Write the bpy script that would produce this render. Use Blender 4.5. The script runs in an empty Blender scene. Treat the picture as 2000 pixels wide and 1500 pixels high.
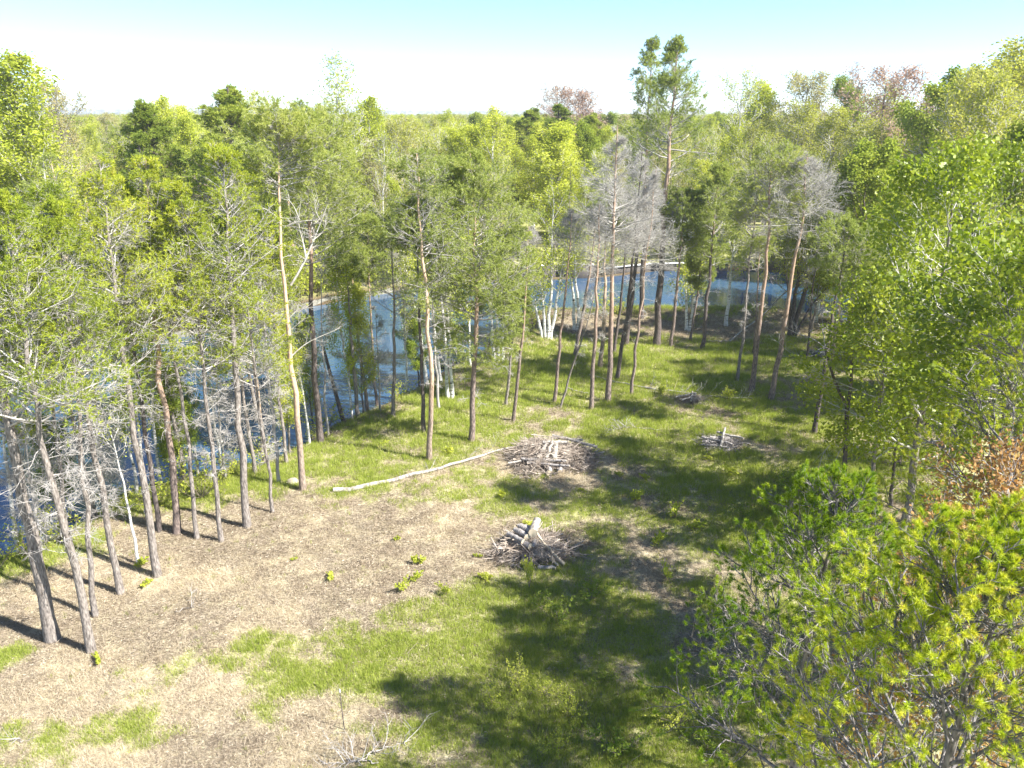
import bpy, math, random
import numpy as np
from mathutils import Vector
R = math.radians
rng = np.random.default_rng(7)
random.seed(7)
HAZE = 0.0004
scene = bpy.context.scene
C = scene.collection

# ---------------------------------------------------------------- camera
PITCH = R(19.4); F = 1500.0; CAMH = 15.0
cd = bpy.data.cameras.new('camera'); cam = bpy.data.objects.new('camera', cd); C.objects.link(cam)
cam.location = (0, 0, CAMH); cam.rotation_euler = (math.pi/2 - PITCH, 0, 0)
cd.sensor_width = 36; cd.lens = 27.0; cd.clip_start = 0.1; cd.clip_end = 12000
scene.camera = cam
CP, SP = math.cos(PITCH), math.sin(PITCH)

# ---------------------------------------------------------------- light
SUN_EL = R(45); SUN_AZ = math.atan2(0.92, -0.39)
w = bpy.data.worlds.new('World'); scene.world = w; w.use_nodes = True
nt = w.node_tree; bg = nt.nodes['Background']
sky = nt.nodes.new('ShaderNodeTexSky'); sky.sky_type = 'NISHITA'; sky.sun_disc = False
sky.sun_elevation = SUN_EL; sky.sun_rotation = SUN_AZ; sky.altitude = 200; sky.air_density = 0.6; sky.dust_density = 0.0; sky.ozone_density = 3.0
nt.links.new(sky.outputs[0], bg.inputs[0]); bg.inputs[1].default_value = 0.10
sd_ = bpy.data.lights.new('sun', 'SUN'); sun = bpy.data.objects.new('sun', sd_); C.objects.link(sun)
sd_.energy = 5.0; sd_.angle = R(0.53); sd_.color = (1.0, 0.955, 0.88)
sv = Vector((math.sin(SUN_AZ)*math.cos(SUN_EL), math.cos(SUN_AZ)*math.cos(SUN_EL), math.sin(SUN_EL)))
sun.rotation_euler = sv.to_track_quat('Z', 'Y').to_euler(); sun.location = (40, -20, 60)
vs = scene.view_settings; vs.view_transform = 'Standard'; vs.look = 'None'; vs.exposure = 1.58; vs.gamma = 1.0; vs.use_curve_mapping = False
scene.cycles.max_bounces = 6; scene.cycles.diffuse_bounces = 3; scene.cycles.transmission_bounces = 3
scene.cycles.glossy_bounces = 3

# ---------------------------------------------------------------- projection helpers (used to read positions off the photograph)
def ray(px, py):
    u = (px-1000)/F; v = (py-750)/F
    return np.array([u, CP - v*SP, -(SP + v*CP)])
def g(px, py, z=0.0):
    d = ray(px, py); t = (z-CAMH)/d[2]
    return d*t + np.array([0, 0, CAMH])
def at(px, py, Y):
    d = ray(px, py); return d*(Y/d[1]) + np.array([0, 0, CAMH])

# ---------------------------------------------------------------- materials
def mat(name):
    m = bpy.data.materials.new(name); m.use_nodes = True
    return m, m.node_tree, m.node_tree.nodes, m.node_tree.links
def ramp(n, l, fac, stops):
    r = n.new('ShaderNodeValToRGB'); e = r.color_ramp.elements
    while len(e) < len(stops): e.new(0.5)
    for i, (p, c) in enumerate(stops):
        e[i].position = p; e[i].color = (*c, 1)
    l.new(fac, r.inputs[0]); return r.outputs[0]
def mixc(n, l, f, a, b, mode='MIX'):
    m = n.new('ShaderNodeMix'); m.data_type = 'RGBA'; m.blend_type = mode
    for s, v in ((0, f), (6, a), (7, b)):
        if hasattr(v, 'links') or isinstance(v, bpy.types.NodeSocket): l.new(v, m.inputs[s])
        elif isinstance(v, (int, float)): m.inputs[s].default_value = v
        else: m.inputs[s].default_value = (*v, 1)
    return m.outputs[2]
def math_(n, l, op, a, b=0.0, clamp=False):
    m = n.new('ShaderNodeMath'); m.operation = op; m.use_clamp = clamp
    for i, v in enumerate((a, b)):
        if isinstance(v, bpy.types.NodeSocket): l.new(v, m.inputs[i])
        else: m.inputs[i].default_value = v
    return m.outputs[0]
def leaf_mat(name, stops, trans=0.35, tcol=(1.25, 1.25, 0.6), gloss=0.0):
    """leaf colour from a per-leaf value plus a per-tree value"""
    m, t, n, l = mat(name)
    at_ = n.new('ShaderNodeAttribute'); at_.attribute_name = 'v'
    oi = n.new('ShaderNodeObjectInfo')
    f = math_(n, l, 'ADD', math_(n, l, 'MULTIPLY', at_.outputs['Fac'], 0.62), math_(n, l, 'MULTIPLY', oi.outputs['Random'], 0.38))
    c = ramp(n, l, f, stops)
    out = n['Material Output']; n.remove(n['Principled BSDF'])
    d = n.new('ShaderNodeBsdfDiffuse'); l.new(c, d.inputs[0])
    tr = n.new('ShaderNodeBsdfTranslucent'); l.new(mixc(n, l, 1.0, c, tcol, 'MULTIPLY'), tr.inputs[0])
    mx = n.new('ShaderNodeMixShader'); mx.inputs[0].default_value = trans
    l.new(d.outputs[0], mx.inputs[1]); l.new(tr.outputs[0], mx.inputs[2])
    res = mx.outputs[0]
    if gloss > 0:
        gl = n.new('ShaderNodeBsdfGlossy'); gl.inputs['Roughness'].default_value = 0.45
        m2 = n.new('ShaderNodeMixShader'); m2.inputs[0].default_value = gloss
        l.new(res, m2.inputs[1]); l.new(gl.outputs[0], m2.inputs[2]); res = m2.outputs[0]
    l.new(res, out.inputs[0]); return m
def bark_mat(name, lo, hi, scale=6, top=None, z0=4, z1=7, rough=0.9, stretch=0.25):
    m, t, n, l = mat(name); b = n['Principled BSDF']; b.inputs['Roughness'].default_value = rough
    b.inputs['Specular IOR Level'].default_value = 0.15
    tc = n.new('ShaderNodeTexCoord'); mp = n.new('ShaderNodeMapping'); mp.inputs['Scale'].default_value = (1, 1, stretch)
    l.new(tc.outputs['Object'], mp.inputs[0])
    no = n.new('ShaderNodeTexNoise'); no.inputs['Scale'].default_value = scale*4; no.inputs['Detail'].default_value = 6
    l.new(mp.outputs[0], no.inputs[0])
    c = ramp(n, l, no.outputs[0], [(0.32, lo), (0.68, hi)])
    if top:
        sx = n.new('ShaderNodeSeparateXYZ'); l.new(tc.outputs['Object'], sx.inputs[0])
        n2 = n.new('ShaderNodeTexNoise'); n2.inputs['Scale'].default_value = 2.5; l.new(tc.outputs['Object'], n2.inputs[0])
        z = math_(n, l, 'ADD', sx.outputs[2], math_(n, l, 'MULTIPLY', n2.outputs[0], 2.0))
        mr = n.new('ShaderNodeMapRange'); mr.inputs[1].default_value = z0+1; mr.inputs[2].default_value = z1+1; l.new(z, mr.inputs[0])
        tcx = ramp(n, l, no.outputs[0], [(0.3, top[0]), (0.7, top[1])])
        c = mixc(n, l, mr.outputs[0], c, tcx)
    l.new(c, b.inputs[0])
    bp = n.new('ShaderNodeBump'); bp.inputs['Strength'].default_value = 0.6; bp.inputs['Distance'].default_value = 0.03
    l.new(no.outputs[0], bp.inputs['Height']); l.new(bp.outputs[0], b.inputs['Normal'])
    return m
def birch_mat():
    m, t, n, l = mat('birch_bark'); b = n['Principled BSDF']; b.inputs['Roughness'].default_value = 0.7
    tc = n.new('ShaderNodeTexCoord'); mp = n.new('ShaderNodeMapping'); mp.inputs['Scale'].default_value = (2, 2, 9)
    l.new(tc.outputs['Object'], mp.inputs[0])
    no = n.new('ShaderNodeTexNoise'); no.inputs['Scale'].default_value = 1.6; no.inputs['Detail'].default_value = 5
    l.new(mp.outputs[0], no.inputs[0])
    l.new(ramp(n, l, no.outputs[0], [(0.36, (0.05, 0.045, 0.04)), (0.44, (0.62, 0.60, 0.56)), (0.7, (0.8, 0.79, 0.76))]), b.inputs[0])
    return m
M = {}
M['jack_needle'] = leaf_mat('jack_needle', [(0.0, (0.12, 0.17, 0.03)), (0.35, (0.28, 0.35, 0.045)), (0.75, (0.46, 0.50, 0.06)), (1.0, (0.58, 0.53, 0.10))], 0.4)
M['scots_needle'] = leaf_mat('scots_needle', [(0.0, (0.17, 0.21, 0.065)), (0.5, (0.36, 0.41, 0.11)), (1.0, (0.53, 0.53, 0.16))], 0.4, (1.1, 1.2, 0.7))
M['dark_needle'] = leaf_mat('dark_needle', [(0.0, (0.11, 0.17, 0.04)), (0.5, (0.28, 0.35, 0.065)), (1.0, (0.48, 0.50, 0.10))], 0.35)
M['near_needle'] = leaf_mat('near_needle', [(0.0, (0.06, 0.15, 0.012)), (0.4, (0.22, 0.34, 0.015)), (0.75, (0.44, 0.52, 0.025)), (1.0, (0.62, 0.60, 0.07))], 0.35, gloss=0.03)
M['lime_leaf'] = leaf_mat('lime_leaf', [(0.0, (0.28, 0.33, 0.05)), (0.5, (0.45, 0.50, 0.07)), (1.0, (0.62, 0.62, 0.14))], 0.45)
M['olive_leaf'] = leaf_mat('olive_leaf', [(0.0, (0.26, 0.28, 0.05)), (0.5, (0.40, 0.42, 0.09)), (1.0, (0.52, 0.50, 0.15))], 0.4)
M['bud_leaf'] = leaf_mat('bud_leaf', [(0.0, (0.36, 0.29, 0.15)), (0.5, (0.44, 0.41, 0.17)), (1.0, (0.46, 0.48, 0.17))], 0.35)
M['red_leaf'] = leaf_mat('red_leaf', [(0.0, (0.42, 0.29, 0.24)), (0.5, (0.54, 0.40, 0.32)), (1.0, (0.54, 0.48, 0.32))], 0.35, (1.2, 0.95, 0.8))
M['green_leaf'] = leaf_mat('green_leaf', [(0.0, (0.12, 0.19, 0.03)), (0.5, (0.27, 0.34, 0.055)), (1.0, (0.44, 0.47, 0.09))], 0.4)
M['aspen_leaf'] = leaf_mat('aspen_leaf', [(0.0, (0.10, 0.16, 0.012)), (0.5, (0.26, 0.33, 0.02)), (1.0, (0.46, 0.48, 0.06))], 0.38, gloss=0.03)
M['brown_leaf'] = leaf_mat('brown_leaf', [(0.0, (0.26, 0.14, 0.05)), (0.6, (0.42, 0.26, 0.11)), (1.0, (0.40, 0.34, 0.10))], 0.3, (1.2, 0.9, 0.6))
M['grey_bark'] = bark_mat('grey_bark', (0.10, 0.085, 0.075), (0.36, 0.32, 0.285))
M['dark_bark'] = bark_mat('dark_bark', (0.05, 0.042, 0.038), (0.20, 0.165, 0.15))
M['pine_bark'] = bark_mat('pine_bark', (0.09, 0.07, 0.065), (0.34, 0.27, 0.23), top=((0.34, 0.22, 0.15), (0.54, 0.40, 0.30)), z0=3.0, z1=6.5)
M['orange_bark'] = bark_mat('orange_bark', (0.14, 0.11, 0.09), (0.42, 0.33, 0.26), top=((0.45, 0.30, 0.19), (0.68, 0.52, 0.38)), z0=2.0, z1=4.5)
M['scots_bark'] = bark_mat('scots_bark', (0.055, 0.045, 0.042), (0.20, 0.165, 0.15), top=((0.28, 0.18, 0.13), (0.48, 0.35, 0.26)), z0=6.5, z1=9.5)
M['twig'] = bark_mat('twig', (0.30, 0.28, 0.26), (0.50, 0.475, 0.45), scale=1.5)
M['dead_twig'] = bark_mat('dead_twig', (0.30, 0.285, 0.26), (0.49, 0.47, 0.43), scale=1.5)
M['pale_twig'] = bark_mat('pale_twig', (0.42, 0.40, 0.37), (0.64, 0.62, 0.58), scale=1.5)
M['brown_twig'] = bark_mat('brown_twig', (0.16, 0.12, 0.10), (0.36, 0.29, 0.25), scale=1.5)
M['near_twig'] = bark_mat('near_twig', (0.08, 0.07, 0.068), (0.30, 0.28, 0.275), scale=5)
M['limb_white'] = bark_mat('limb_white', (0.36, 0.33, 0.28), (0.62, 0.60, 0.55), scale=1.5)
M['birch_bark'] = birch_mat()
M['weathered'] = bark_mat('weathered', (0.17, 0.15, 0.13), (0.50, 0.465, 0.42), scale=2.2)
M['brush'] = bark_mat('brush', (0.18, 0.14, 0.11), (0.54, 0.47, 0.40), scale=.9)
M['log_bark'] = bark_mat('log_bark', (0.12, 0.105, 0.10), (0.44, 0.41, 0.39), scale=4)
M['fresh_wood'] = bark_mat('fresh_wood', (0.50, 0.40, 0.27), (0.72, 0.62, 0.47), scale=3)
def flat_mat(name, c, rough=0.7, c2=None, sc=4):
    m, t, n, l = mat(name); b = n['Principled BSDF']; b.inputs['Roughness'].default_value = rough
    no = n.new('ShaderNodeTexNoise'); no.inputs['Scale'].default_value = sc; no.inputs['Detail'].default_value = 5
    tc = n.new('ShaderNodeTexCoord'); l.new(tc.outputs['Object'], no.inputs[0])
    c2 = c2 or tuple(x*0.7 for x in c)
    l.new(ramp(n, l, no.outputs[0], [(0.3, c2), (0.7, c)]), b.inputs[0]); return m

# ---------------------------------------------------------------- mesh building
class MB:
    def __init__(s): s.V = []; s.Q = []; s.T = []; s.vq = []; s.vt = []; s.n = 0
    def quads(s, verts, faces, val=None):
        s.V.append(verts.reshape(-1, 3)); s.Q.append(faces + s.n); s.n += len(verts.reshape(-1, 3))
        s.vq.append(np.full(len(faces), 0.5) if val is None else val)
    def tris(s, verts, faces, val=None):
        s.V.append(verts.reshape(-1, 3)); s.T.append(faces + s.n); s.n += len(verts.reshape(-1, 3))
        s.vt.append(np.full(len(faces), 0.5) if val is None else val)
    def build_mesh(s, name, m, smooth=False, vals=True):
        me = bpy.data.meshes.new(name)
        V = np.concatenate(s.V) if s.V else np.zeros((0, 3))
        Q = np.concatenate(s.Q) if s.Q else np.zeros((0, 4), int)
        T = np.concatenate(s.T) if s.T else np.zeros((0, 3), int)
        me.vertices.add(len(V)); me.vertices.foreach_set('co', V.astype(np.float32).ravel())
        li = np.concatenate([Q.ravel(), T.ravel()]).astype(np.int32)
        me.loops.add(len(li)); me.loops.foreach_set('vertex_index', li)
        me.polygons.add(len(Q)+len(T))
        st = np.concatenate([np.arange(len(Q))*4, len(Q)*4 + np.arange(len(T))*3]).astype(np.int32)
        me.polygons.foreach_set('loop_start', st)
        if smooth: me.polygons.foreach_set('use_smooth', np.ones(len(Q)+len(T), bool))
        me.update(calc_edges=True)
        if vals:
            a = me.attributes.new('v', 'FLOAT', 'FACE')
            vv = [x for x in s.vq] + [x for x in s.vt]
            a.data.foreach_set('value', np.concatenate(vv).astype(np.float32))
        if m is not None: me.materials.append(m)
        return me
    def obj(s, name, m, parent=None, smooth=False, vals=False):
        o = bpy.data.objects.new(name, s.build_mesh(name, m, smooth, vals)); C.objects.link(o)
        if parent: o.parent = parent
        return o
def norm(a): return a/np.maximum(np.linalg.norm(a, axis=-1, keepdims=True), 1e-9)
def tubes(mb, P, Rd, sides=5, cap=False):
    P = np.asarray(P, float); Rd = np.asarray(Rd, float)
    if P.ndim == 2: P = P[None]; Rd = Rd[None]
    N, K, _ = P.shape
    if N == 0: return
    T = np.empty_like(P); T[:, 1:-1] = P[:, 2:]-P[:, :-2]; T[:, 0] = P[:, 1]-P[:, 0]; T[:, -1] = P[:, -1]-P[:, -2]
    T = norm(T); ax = norm(P[:, -1]-P[:, 0])
    ref = np.where(np.abs(ax[:, 2:3]) > 0.7, np.array([[1., 0.13, 0]]), np.array([[0.05, 0.1, 1.]]))
    U = norm(np.cross(T, ref[:, None, :])); W = np.cross(T, U)
    a = np.linspace(0, 2*math.pi, sides, endpoint=False)
    ring = P[:, :, None, :] + Rd[:, :, None, None]*(U[:, :, None, :]*np.cos(a)[None, None, :, None] + W[:, :, None, :]*np.sin(a)[None, None, :, None])
    idx = np.arange(N*K*sides).reshape(N, K, sides); nx = np.roll(idx, -1, axis=2)
    f = np.stack([idx[:, :-1], nx[:, :-1], nx[:, 1:], idx[:, 1:]], axis=-1).reshape(-1, 4)
    mb.quads(ring, f)
    if cap and sides == 8 or cap and sides == 4:
        for k, rev in ((0, True), (K-1, False)):
            for n_ in range(N):
                ce = P[n_, k]; vs_ = np.concatenate([ring[n_, k], ce[None]])
                ff = np.array([[sides, j, (j+1) % sides] if not rev else [sides, (j+1) % sides, j] for j in range(sides)])
                mb.tris(vs_, ff)
def sample(P, idx, t):
    K = P.shape[1]; f = np.clip(t, 0, 0.9999)*(K-1); i = f.astype(int); a = (f-i)[:, None]
    p0 = P[idx, i]; p1 = P[idx, i+1]
    return p0*(1-a)+p1*a, norm(p1-p0)
def grow(P, idx, t, ang, L, K=4, up=0.0, wob=0.1, az=None, r=None, flat=0.0, rend=0.25, r_=rng):
    """children from parent polylines. up = upward bending; flat squashes the sideways direction toward horizontal"""
    p, tg = sample(P, idx, t); Mn = len(idx)
    if az is None:
        q = r_.normal(size=(Mn, 3)); q[:, 2] *= (1-flat)
        q = q - (q*tg).sum(-1, keepdims=True)*tg; q = norm(q)
    else:
        q = np.stack([np.cos(az), np.sin(az), np.zeros(Mn)], -1)
        q = norm(q - (q*tg).sum(-1, keepdims=True)*tg)
    ang = np.broadcast_to(ang, (Mn,))[:, None]; L = np.broadcast_to(L, (Mn,))[:, None]
    d = norm(np.cos(ang)*tg + np.sin(ang)*q)
    out = np.empty((Mn, K, 3)); out[:, 0] = p
    upv = np.broadcast_to(up, (Mn,))[:, None]*np.array([[0, 0, 1.]])
    for k in range(1, K):
        d = norm(d + upv + r_.normal(size=(Mn, 3))*wob)
        out[:, k] = out[:, k-1] + d*L/(K-1)
    rr = np.broadcast_to(0.01 if r is None else r, (Mn,))[:, None]*np.linspace(1, rend, K)[None]
    return out, rr
def leaf_quads(mb, c, size, val, r_=rng, elong=1.3, dirs=None):
    n_ = len(c)
    if n_ == 0: return
    a = norm(r_.normal(size=(n_, 3))) if dirs is None else norm(dirs)
    b = norm(np.cross(a, norm(r_.normal(size=(n_, 3)))))
    s = np.broadcast_to(size, (n_,))[:, None]*r_.uniform(0.7, 1.25, (n_, 1))
    e = a*s*elong*0.5; h = b*s*0.5
    V = np.stack([c-e, c+h*0.9, c+e, c-h*0.9], 1)   # diamond leaf
    mb.quads(V, np.arange(n_*4).reshape(-1, 4), val)
def needle_fan(mb, p, d, n, L, wd, val, r_=rng, spread=0.9, along=0.0):
    """n needles from every p around direction d"""
    N = len(p)
    if N == 0: return
    P = np.repeat(p, n, 0); D = np.repeat(norm(d), n, 0); m = N*n
    if along > 0: P = P + D*r_.uniform(-along, 0, (m, 1))
    q = norm(D + r_.normal(size=(m, 3))*spread)
    s = norm(np.cross(q, r_.normal(size=(m, 3))))*wd*0.5
    tip = P + q*(L*r_.uniform(0.75, 1.15, (m, 1)))
    V = np.stack([P-s, P+s, tip], 1)
    mb.tris(V, np.arange(m*3).reshape(-1, 3), np.clip(np.repeat(val, n)+r_.normal(size=m)*0.08, 0, 1))
def box(mb, cx, cy, cz, sx, sy, sz, rz=0.0, tilt=0.0):
    v = np.array([[x, y, z] for x in (-.5, .5) for y in (-.5, .5) for z in (-.5, .5)])*np.array([sx, sy, sz])
    if tilt: c, s = math.cos(tilt), math.sin(tilt); v = v @ np.array([[1, 0, 0], [0, c, -s], [0, s, c]]).T
    c, s = math.cos(rz), math.sin(rz); v = v @ np.array([[c, -s, 0], [s, c, 0], [0, 0, 1]]).T + np.array([cx, cy, cz])
    mb.quads(v, np.array([[0, 1, 3, 2], [4, 6, 7, 5], [0, 4, 5, 1], [2, 3, 7, 6], [0, 2, 6, 4], [1, 5, 7, 3]]))

def empty(name, loc, label=None, cat=None, group=None, rz=0.0):
    o = bpy.data.objects.new(name, None); o.empty_display_size = 0.3; C.objects.link(o); o.location = loc; o.rotation_euler = (0, 0, rz)
    tag(o, label, cat, group); return o
def tag(o, label=None, cat=None, group=None, kind=None):
    if label: o['label'] = label
    if cat: o['category'] = cat
    if group: o['group'] = group
    if kind: o['kind'] = kind
    return o

# ---------------------------------------------------------------- terrain and water
WZ = -0.55
near_px = [(-900, 1330), (-300, 1180), (0, 1090), (130, 1035), (250, 965), (400, 925), (500, 905), (600, 868), (655, 828), (730, 797), (800, 768), (850, 740), (905, 712), (935, 690), (975, 655), (1020, 622), (1080, 615), (1150, 617), (1300, 612), (1450, 612), (1560, 618), (1660, 640), (1760, 640), (1900, 610), (2300, 585)]
far_px = [(2300, 535), (1900, 540), (1700, 545), (1500, 530), (1300, 528), (1150, 545), (1010, 548), (900, 556), (840, 562), (760, 572), (680, 584), (600, 600), (520, 628), (400, 650), (260, 672), (130, 690), (0, 712), (-300, 760), (-1100, 880)]
poly = np.array([g(x, y, WZ)[:2] for x, y in near_px + far_px])
def signed(x, y):
    P = np.stack([np.ravel(x), np.ravel(y)], -1); n_ = len(poly); dmin = np.full(len(P), 1e9); ins = np.zeros(len(P), bool)
    for i in range(n_):
        a = poly[i]; b = poly[(i+1) % n_]; ab = b-a; ap = P-a
        t = np.clip((ap@ab)/(ab@ab), 0, 1); d = np.linalg.norm(ap - t[:, None]*ab, axis=1); dmin = np.minimum(dmin, d)
        cnd = (a[1] > P[:, 1]) != (b[1] > P[:, 1])
        with np.errstate(divide='ignore', invalid='ignore'):
            xi = (b[0]-a[0])*(P[:, 1]-a[1])/(b[1]-a[1]) + a[0]
        ins ^= cnd & (P[:, 0] < xi)
    return np.where(ins, -dmin, dmin).reshape(np.shape(x))
def vnoise(x, y, s, seed=0):
    """cheap smooth value noise"""
    x = np.asarray(x)/s; y = np.asarray(y)/s
    xi = np.floor(x).astype(int); yi = np.floor(y).astype(int); fx = x-xi; fy = y-yi
    fx = fx*fx*(3-2*fx); fy = fy*fy*(3-2*fy)
    def h(a, b):
        v = np.sin(a*127.1 + b*311.7 + seed*74.7)*43758.5453; return v-np.floor(v)
    return (h(xi, yi)*(1-fx)+h(xi+1, yi)*fx)*(1-fy) + (h(xi, yi+1)*(1-fx)+h(xi+1, yi+1)*fx)*fy
def height(x, y):
    x = np.asarray(x, float); y = np.asarray(y, float)
    s = signed(x, y) + (vnoise(x, y, 2.3, 3)-0.5)*0.9
    h = np.interp(s, [-6, -1.5, 0, 1.6, 4], [-2.4, -1.3, -0.55, 0.02, 0.0])
    bank = np.exp(-((s-2.6)/1.5)**2)*0.45*((y > 47) & (y < 66) & (x > 0))
    return h + bank + (vnoise(x, y, 1.7, 5)-0.5)*0.07*(s > 0) + (vnoise(x, y, 7, 6)-0.5)*0.25*(s > 4)
def gh(px, py):
    p = g(px, py); p[2] = float(height(p[0], p[1])); return p

# ground cover maps: patches given by their place on the ground, centre and size
def blob(px, py, rx, ry, v):
    c = g(px, py); a = g(px+rx, py); n1 = g(px, py+ry); return (c[0], c[1], abs(a[0]-c[0]), max(abs(c[1]-n1[1]), 0.5), v)
GREEN = [blob(*b) for b in [
    (300, 1120, 520, 150, -1.0), (-50, 1350, 400, 120, -1.0), (560, 1070, 270, 75, -0.95), (850, 1030, 120, 40, -0.6), (520, 1190, 260, 60, -1.0),
    (1000, 1070, 170, 45, -0.4), (400, 1380, 160, 60, -0.5), (620, 1400, 170, 55, -0.45), (150, 1480, 300, 50, -0.5), (640, 1470, 220, 40, -0.5),
    (330, 1400, 260, 45, 0.45), (560, 1270, 240, 60, 0.35), (700, 1330, 120, 40, 0.3), (120, 1470, 120, 30, 0.3), (750, 1230, 120, 40, 0.2),
    (1000, 1260, 290, 120, 0.6), (1300, 1000, 260, 80, 0.25), (920, 960, 160, 30, 0.25), (850, 1180, 130, 50, 0.35), (420, 1330, 300, 70, 0.2), (250, 1430, 200, 35, 0.35), (800, 1330, 160, 60, 0.25), (980, 1430, 280, 100, 0.6), (1250, 1200, 150, 80, -0.15), (1300, 1130, 200, 60, -0.12), (1350, 1400, 180, 80, -0.1),
    (1150, 960, 130, 35, -0.2), (1075, 905, 120, 35, -0.6), (900, 960, 200, 30, -0.05), (700, 880, 180, 40, 0.35), (900, 800, 180, 50, 0.3),
    (1280, 700, 260, 55, 0.6), (1150, 730, 200, 40, 0.5), (1420, 640, 400, 20, -0.7), (1100, 640, 90, 18, -0.9), (1300, 830, 200, 50, 0.3), (1500, 930, 200, 60, 0.45),
    (1430, 872, 60, 20, -0.6), (1345, 800, 60, 18, -0.6), (30, 1100, 110, 50, 1.1), (160, 1080, 80, 30, 0.9), (300, 970, 160, 35, 1.2), (480, 930, 100, 30, 0.8), (10, 1290, 35, 30, 1.5), (10, 1440, 25, 25, 1.0)]]
def greenness(x, y):
    x = np.asarray(x, float); y = np.asarray(y, float)
    s = np.full(x.shape, 0.58)
    for cx, cy, rx, ry, v in GREEN: s = s + v*np.exp(-(((x-cx)/rx)**2 + ((y-cy)/ry)**2))
    s = s + (vnoise(x, y, 3.1, 11)-0.5)*0.6 + (vnoise(x, y, 1.1, 12)-0.5)*0.85 + (vnoise(x, y, 0.45, 13)-0.5)*0.7
    return np.clip(s, 0, 1)
def axis(fine0, fine1, st, far, gr=1.12):
    a = list(np.arange(fine0, fine1, st)); s = st; v = a[-1]
    while v < far: s *= gr; v += s; a.append(v)
    s = st; v = a[0]; b = []
    while v > -far: s *= gr; v -= s; b.append(v)
    return np.array(b[::-1]+a)
gx = axis(-36, 36, 0.3, 6000); gy = axis(11, 66, 0.3, 6000); gy = gy[gy > -400]
X, Y = np.meshgrid(gx, gy); Z = height(X, Y)
near = (np.abs(X) < 100) & (Y < 160)
gmb = MB(); nx_, ny_ = len(gx), len(gy); ii = np.arange(nx_*ny_).reshape(ny_, nx_)
gmb.quads(np.stack([X, Y, Z], -1), np.stack([ii[:-1, :-1], ii[:-1, 1:], ii[1:, 1:], ii[1:, :-1]], -1).reshape(-1, 4))
m, t, n, l = mat('ground'); b = n['Principled BSDF']; b.inputs['Roughness'].default_value = 1.0; b.inputs['Specular IOR Level'].default_value = 0.05
a_ = n.new('ShaderNodeAttribute'); a_.attribute_name = 'green'; geo = n.new('ShaderNodeNewGeometry')
def nz(sc, det=6, stretch=None, rough=0.6):
    no = n.new('ShaderNodeTexNoise'); no.inputs['Scale'].default_value = sc; no.inputs['Detail'].default_value = det; no.inputs['Roughness'].default_value = rough
    if stretch:
        mp = n.new('ShaderNodeMapping'); mp.inputs['Scale'].default_value = stretch; mp.inputs['Rotation'].default_value = (0, 0, 0.5); l.new(geo.outputs['Position'], mp.inputs[0]); l.new(mp.outputs[0], no.inputs[0])
    else: l.new(geo.outputs['Position'], no.inputs[0])
    return no.outputs[0]
fine = nz(9, 8, None, 0.75); med = nz(1.3); stk = nz(14, 5, (0.35, 2.2, 1), 0.7)
lit = ramp(n, l, fine, [(0.30, (0.11, 0.085, 0.06)), (0.46, (0.27, 0.225, 0.165)), (0.56, (0.39, 0.335, 0.25)), (0.68, (0.62, 0.56, 0.44))])
straw = ramp(n, l, stk, [(0.32, (0.22, 0.18, 0.11)), (0.5, (0.48, 0.42, 0.28)), (0.66, (0.66, 0.60, 0.43))])
lit = mixc(n, l, ramp(n, l, nz(0.55, 3), [(0.40, (0.75, 0.75, 0.75)), (0.62, (0, 0, 0))]), lit, mixc(n, l, 1.0, lit, (0.66, 0.60, 0.55), 'MULTIPLY'))
dry = mixc(n, l, ramp(n, l, med, [(0.45, (0, 0, 0)), (0.62, (1, 1, 1))]), lit, straw)
grn = ramp(n, l, fine, [(0.30, (0.14, 0.17, 0.05)), (0.52, (0.34, 0.37, 0.11)), (0.68, (0.52, 0.52, 0.22))])
gf = math_(n, l, 'ADD', a_.outputs['Fac'], math_(n, l, 'MULTIPLY', math_(n, l, 'SUBTRACT', fine, 0.5), 1.6))
gf = ramp(n, l, gf, [(0.25, (0, 0, 0)), (1.0, (0.75, 0.75, 0.75))])
col = mixc(n, l, gf, dry, grn)
a2 = n.new('ShaderNodeAttribute'); a2.attribute_name = 'mud'
col = mixc(n, l, a2.outputs['Fac'], col, ramp(n, l, fine, [(0.35, (0.05, 0.04, 0.025)), (0.65, (0.17, 0.12, 0.07))]))
l.new(col, b.inputs[0]); bp = n.new('ShaderNodeBump'); bp.inputs['Strength'].default_value = 0.8; bp.inputs['Distance'].default_value = 0.05
l.new(fine, bp.inputs['Height']); l.new(bp.outputs[0], b.inputs['Normal']); M['ground'] = m
ground = gmb.obj('ground', M['ground'], smooth=True); tag(ground, 'sloping clearing of tan litter and patchy green grass', 'ground', kind='structure')
S_ = signed(X, Y)
def across(x, y): return y > np.interp(x, [-80, -45, -25, -12, 0, 20, 60], [45, 52, 58, 66, 74, 76, 70])
gr_ = np.where(near, greenness(X, Y), 0.8); gr_ = np.where(across(X, Y), np.clip(0.85+(vnoise(X, Y, 2.2, 44)-.5)*.6, 0, 1), gr_)
ga = ground.data.attributes.new('green', 'FLOAT', 'POINT'); ga.data.foreach_set('value', gr_.ravel().astype(np.float32))
mud = np.clip(1.6 - S_/1.3, 0, 1)*(S_ < 2.1); mud = np.maximum(mud, 0.75*np.exp(-((S_-2.2)/1.6)**2)*((Y > 47) & (Y < 66) & (X > 0)))
ga = ground.data.attributes.new('mud', 'FLOAT', 'POINT'); ga.data.foreach_set('value', mud.ravel().astype(np.float32))
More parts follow.
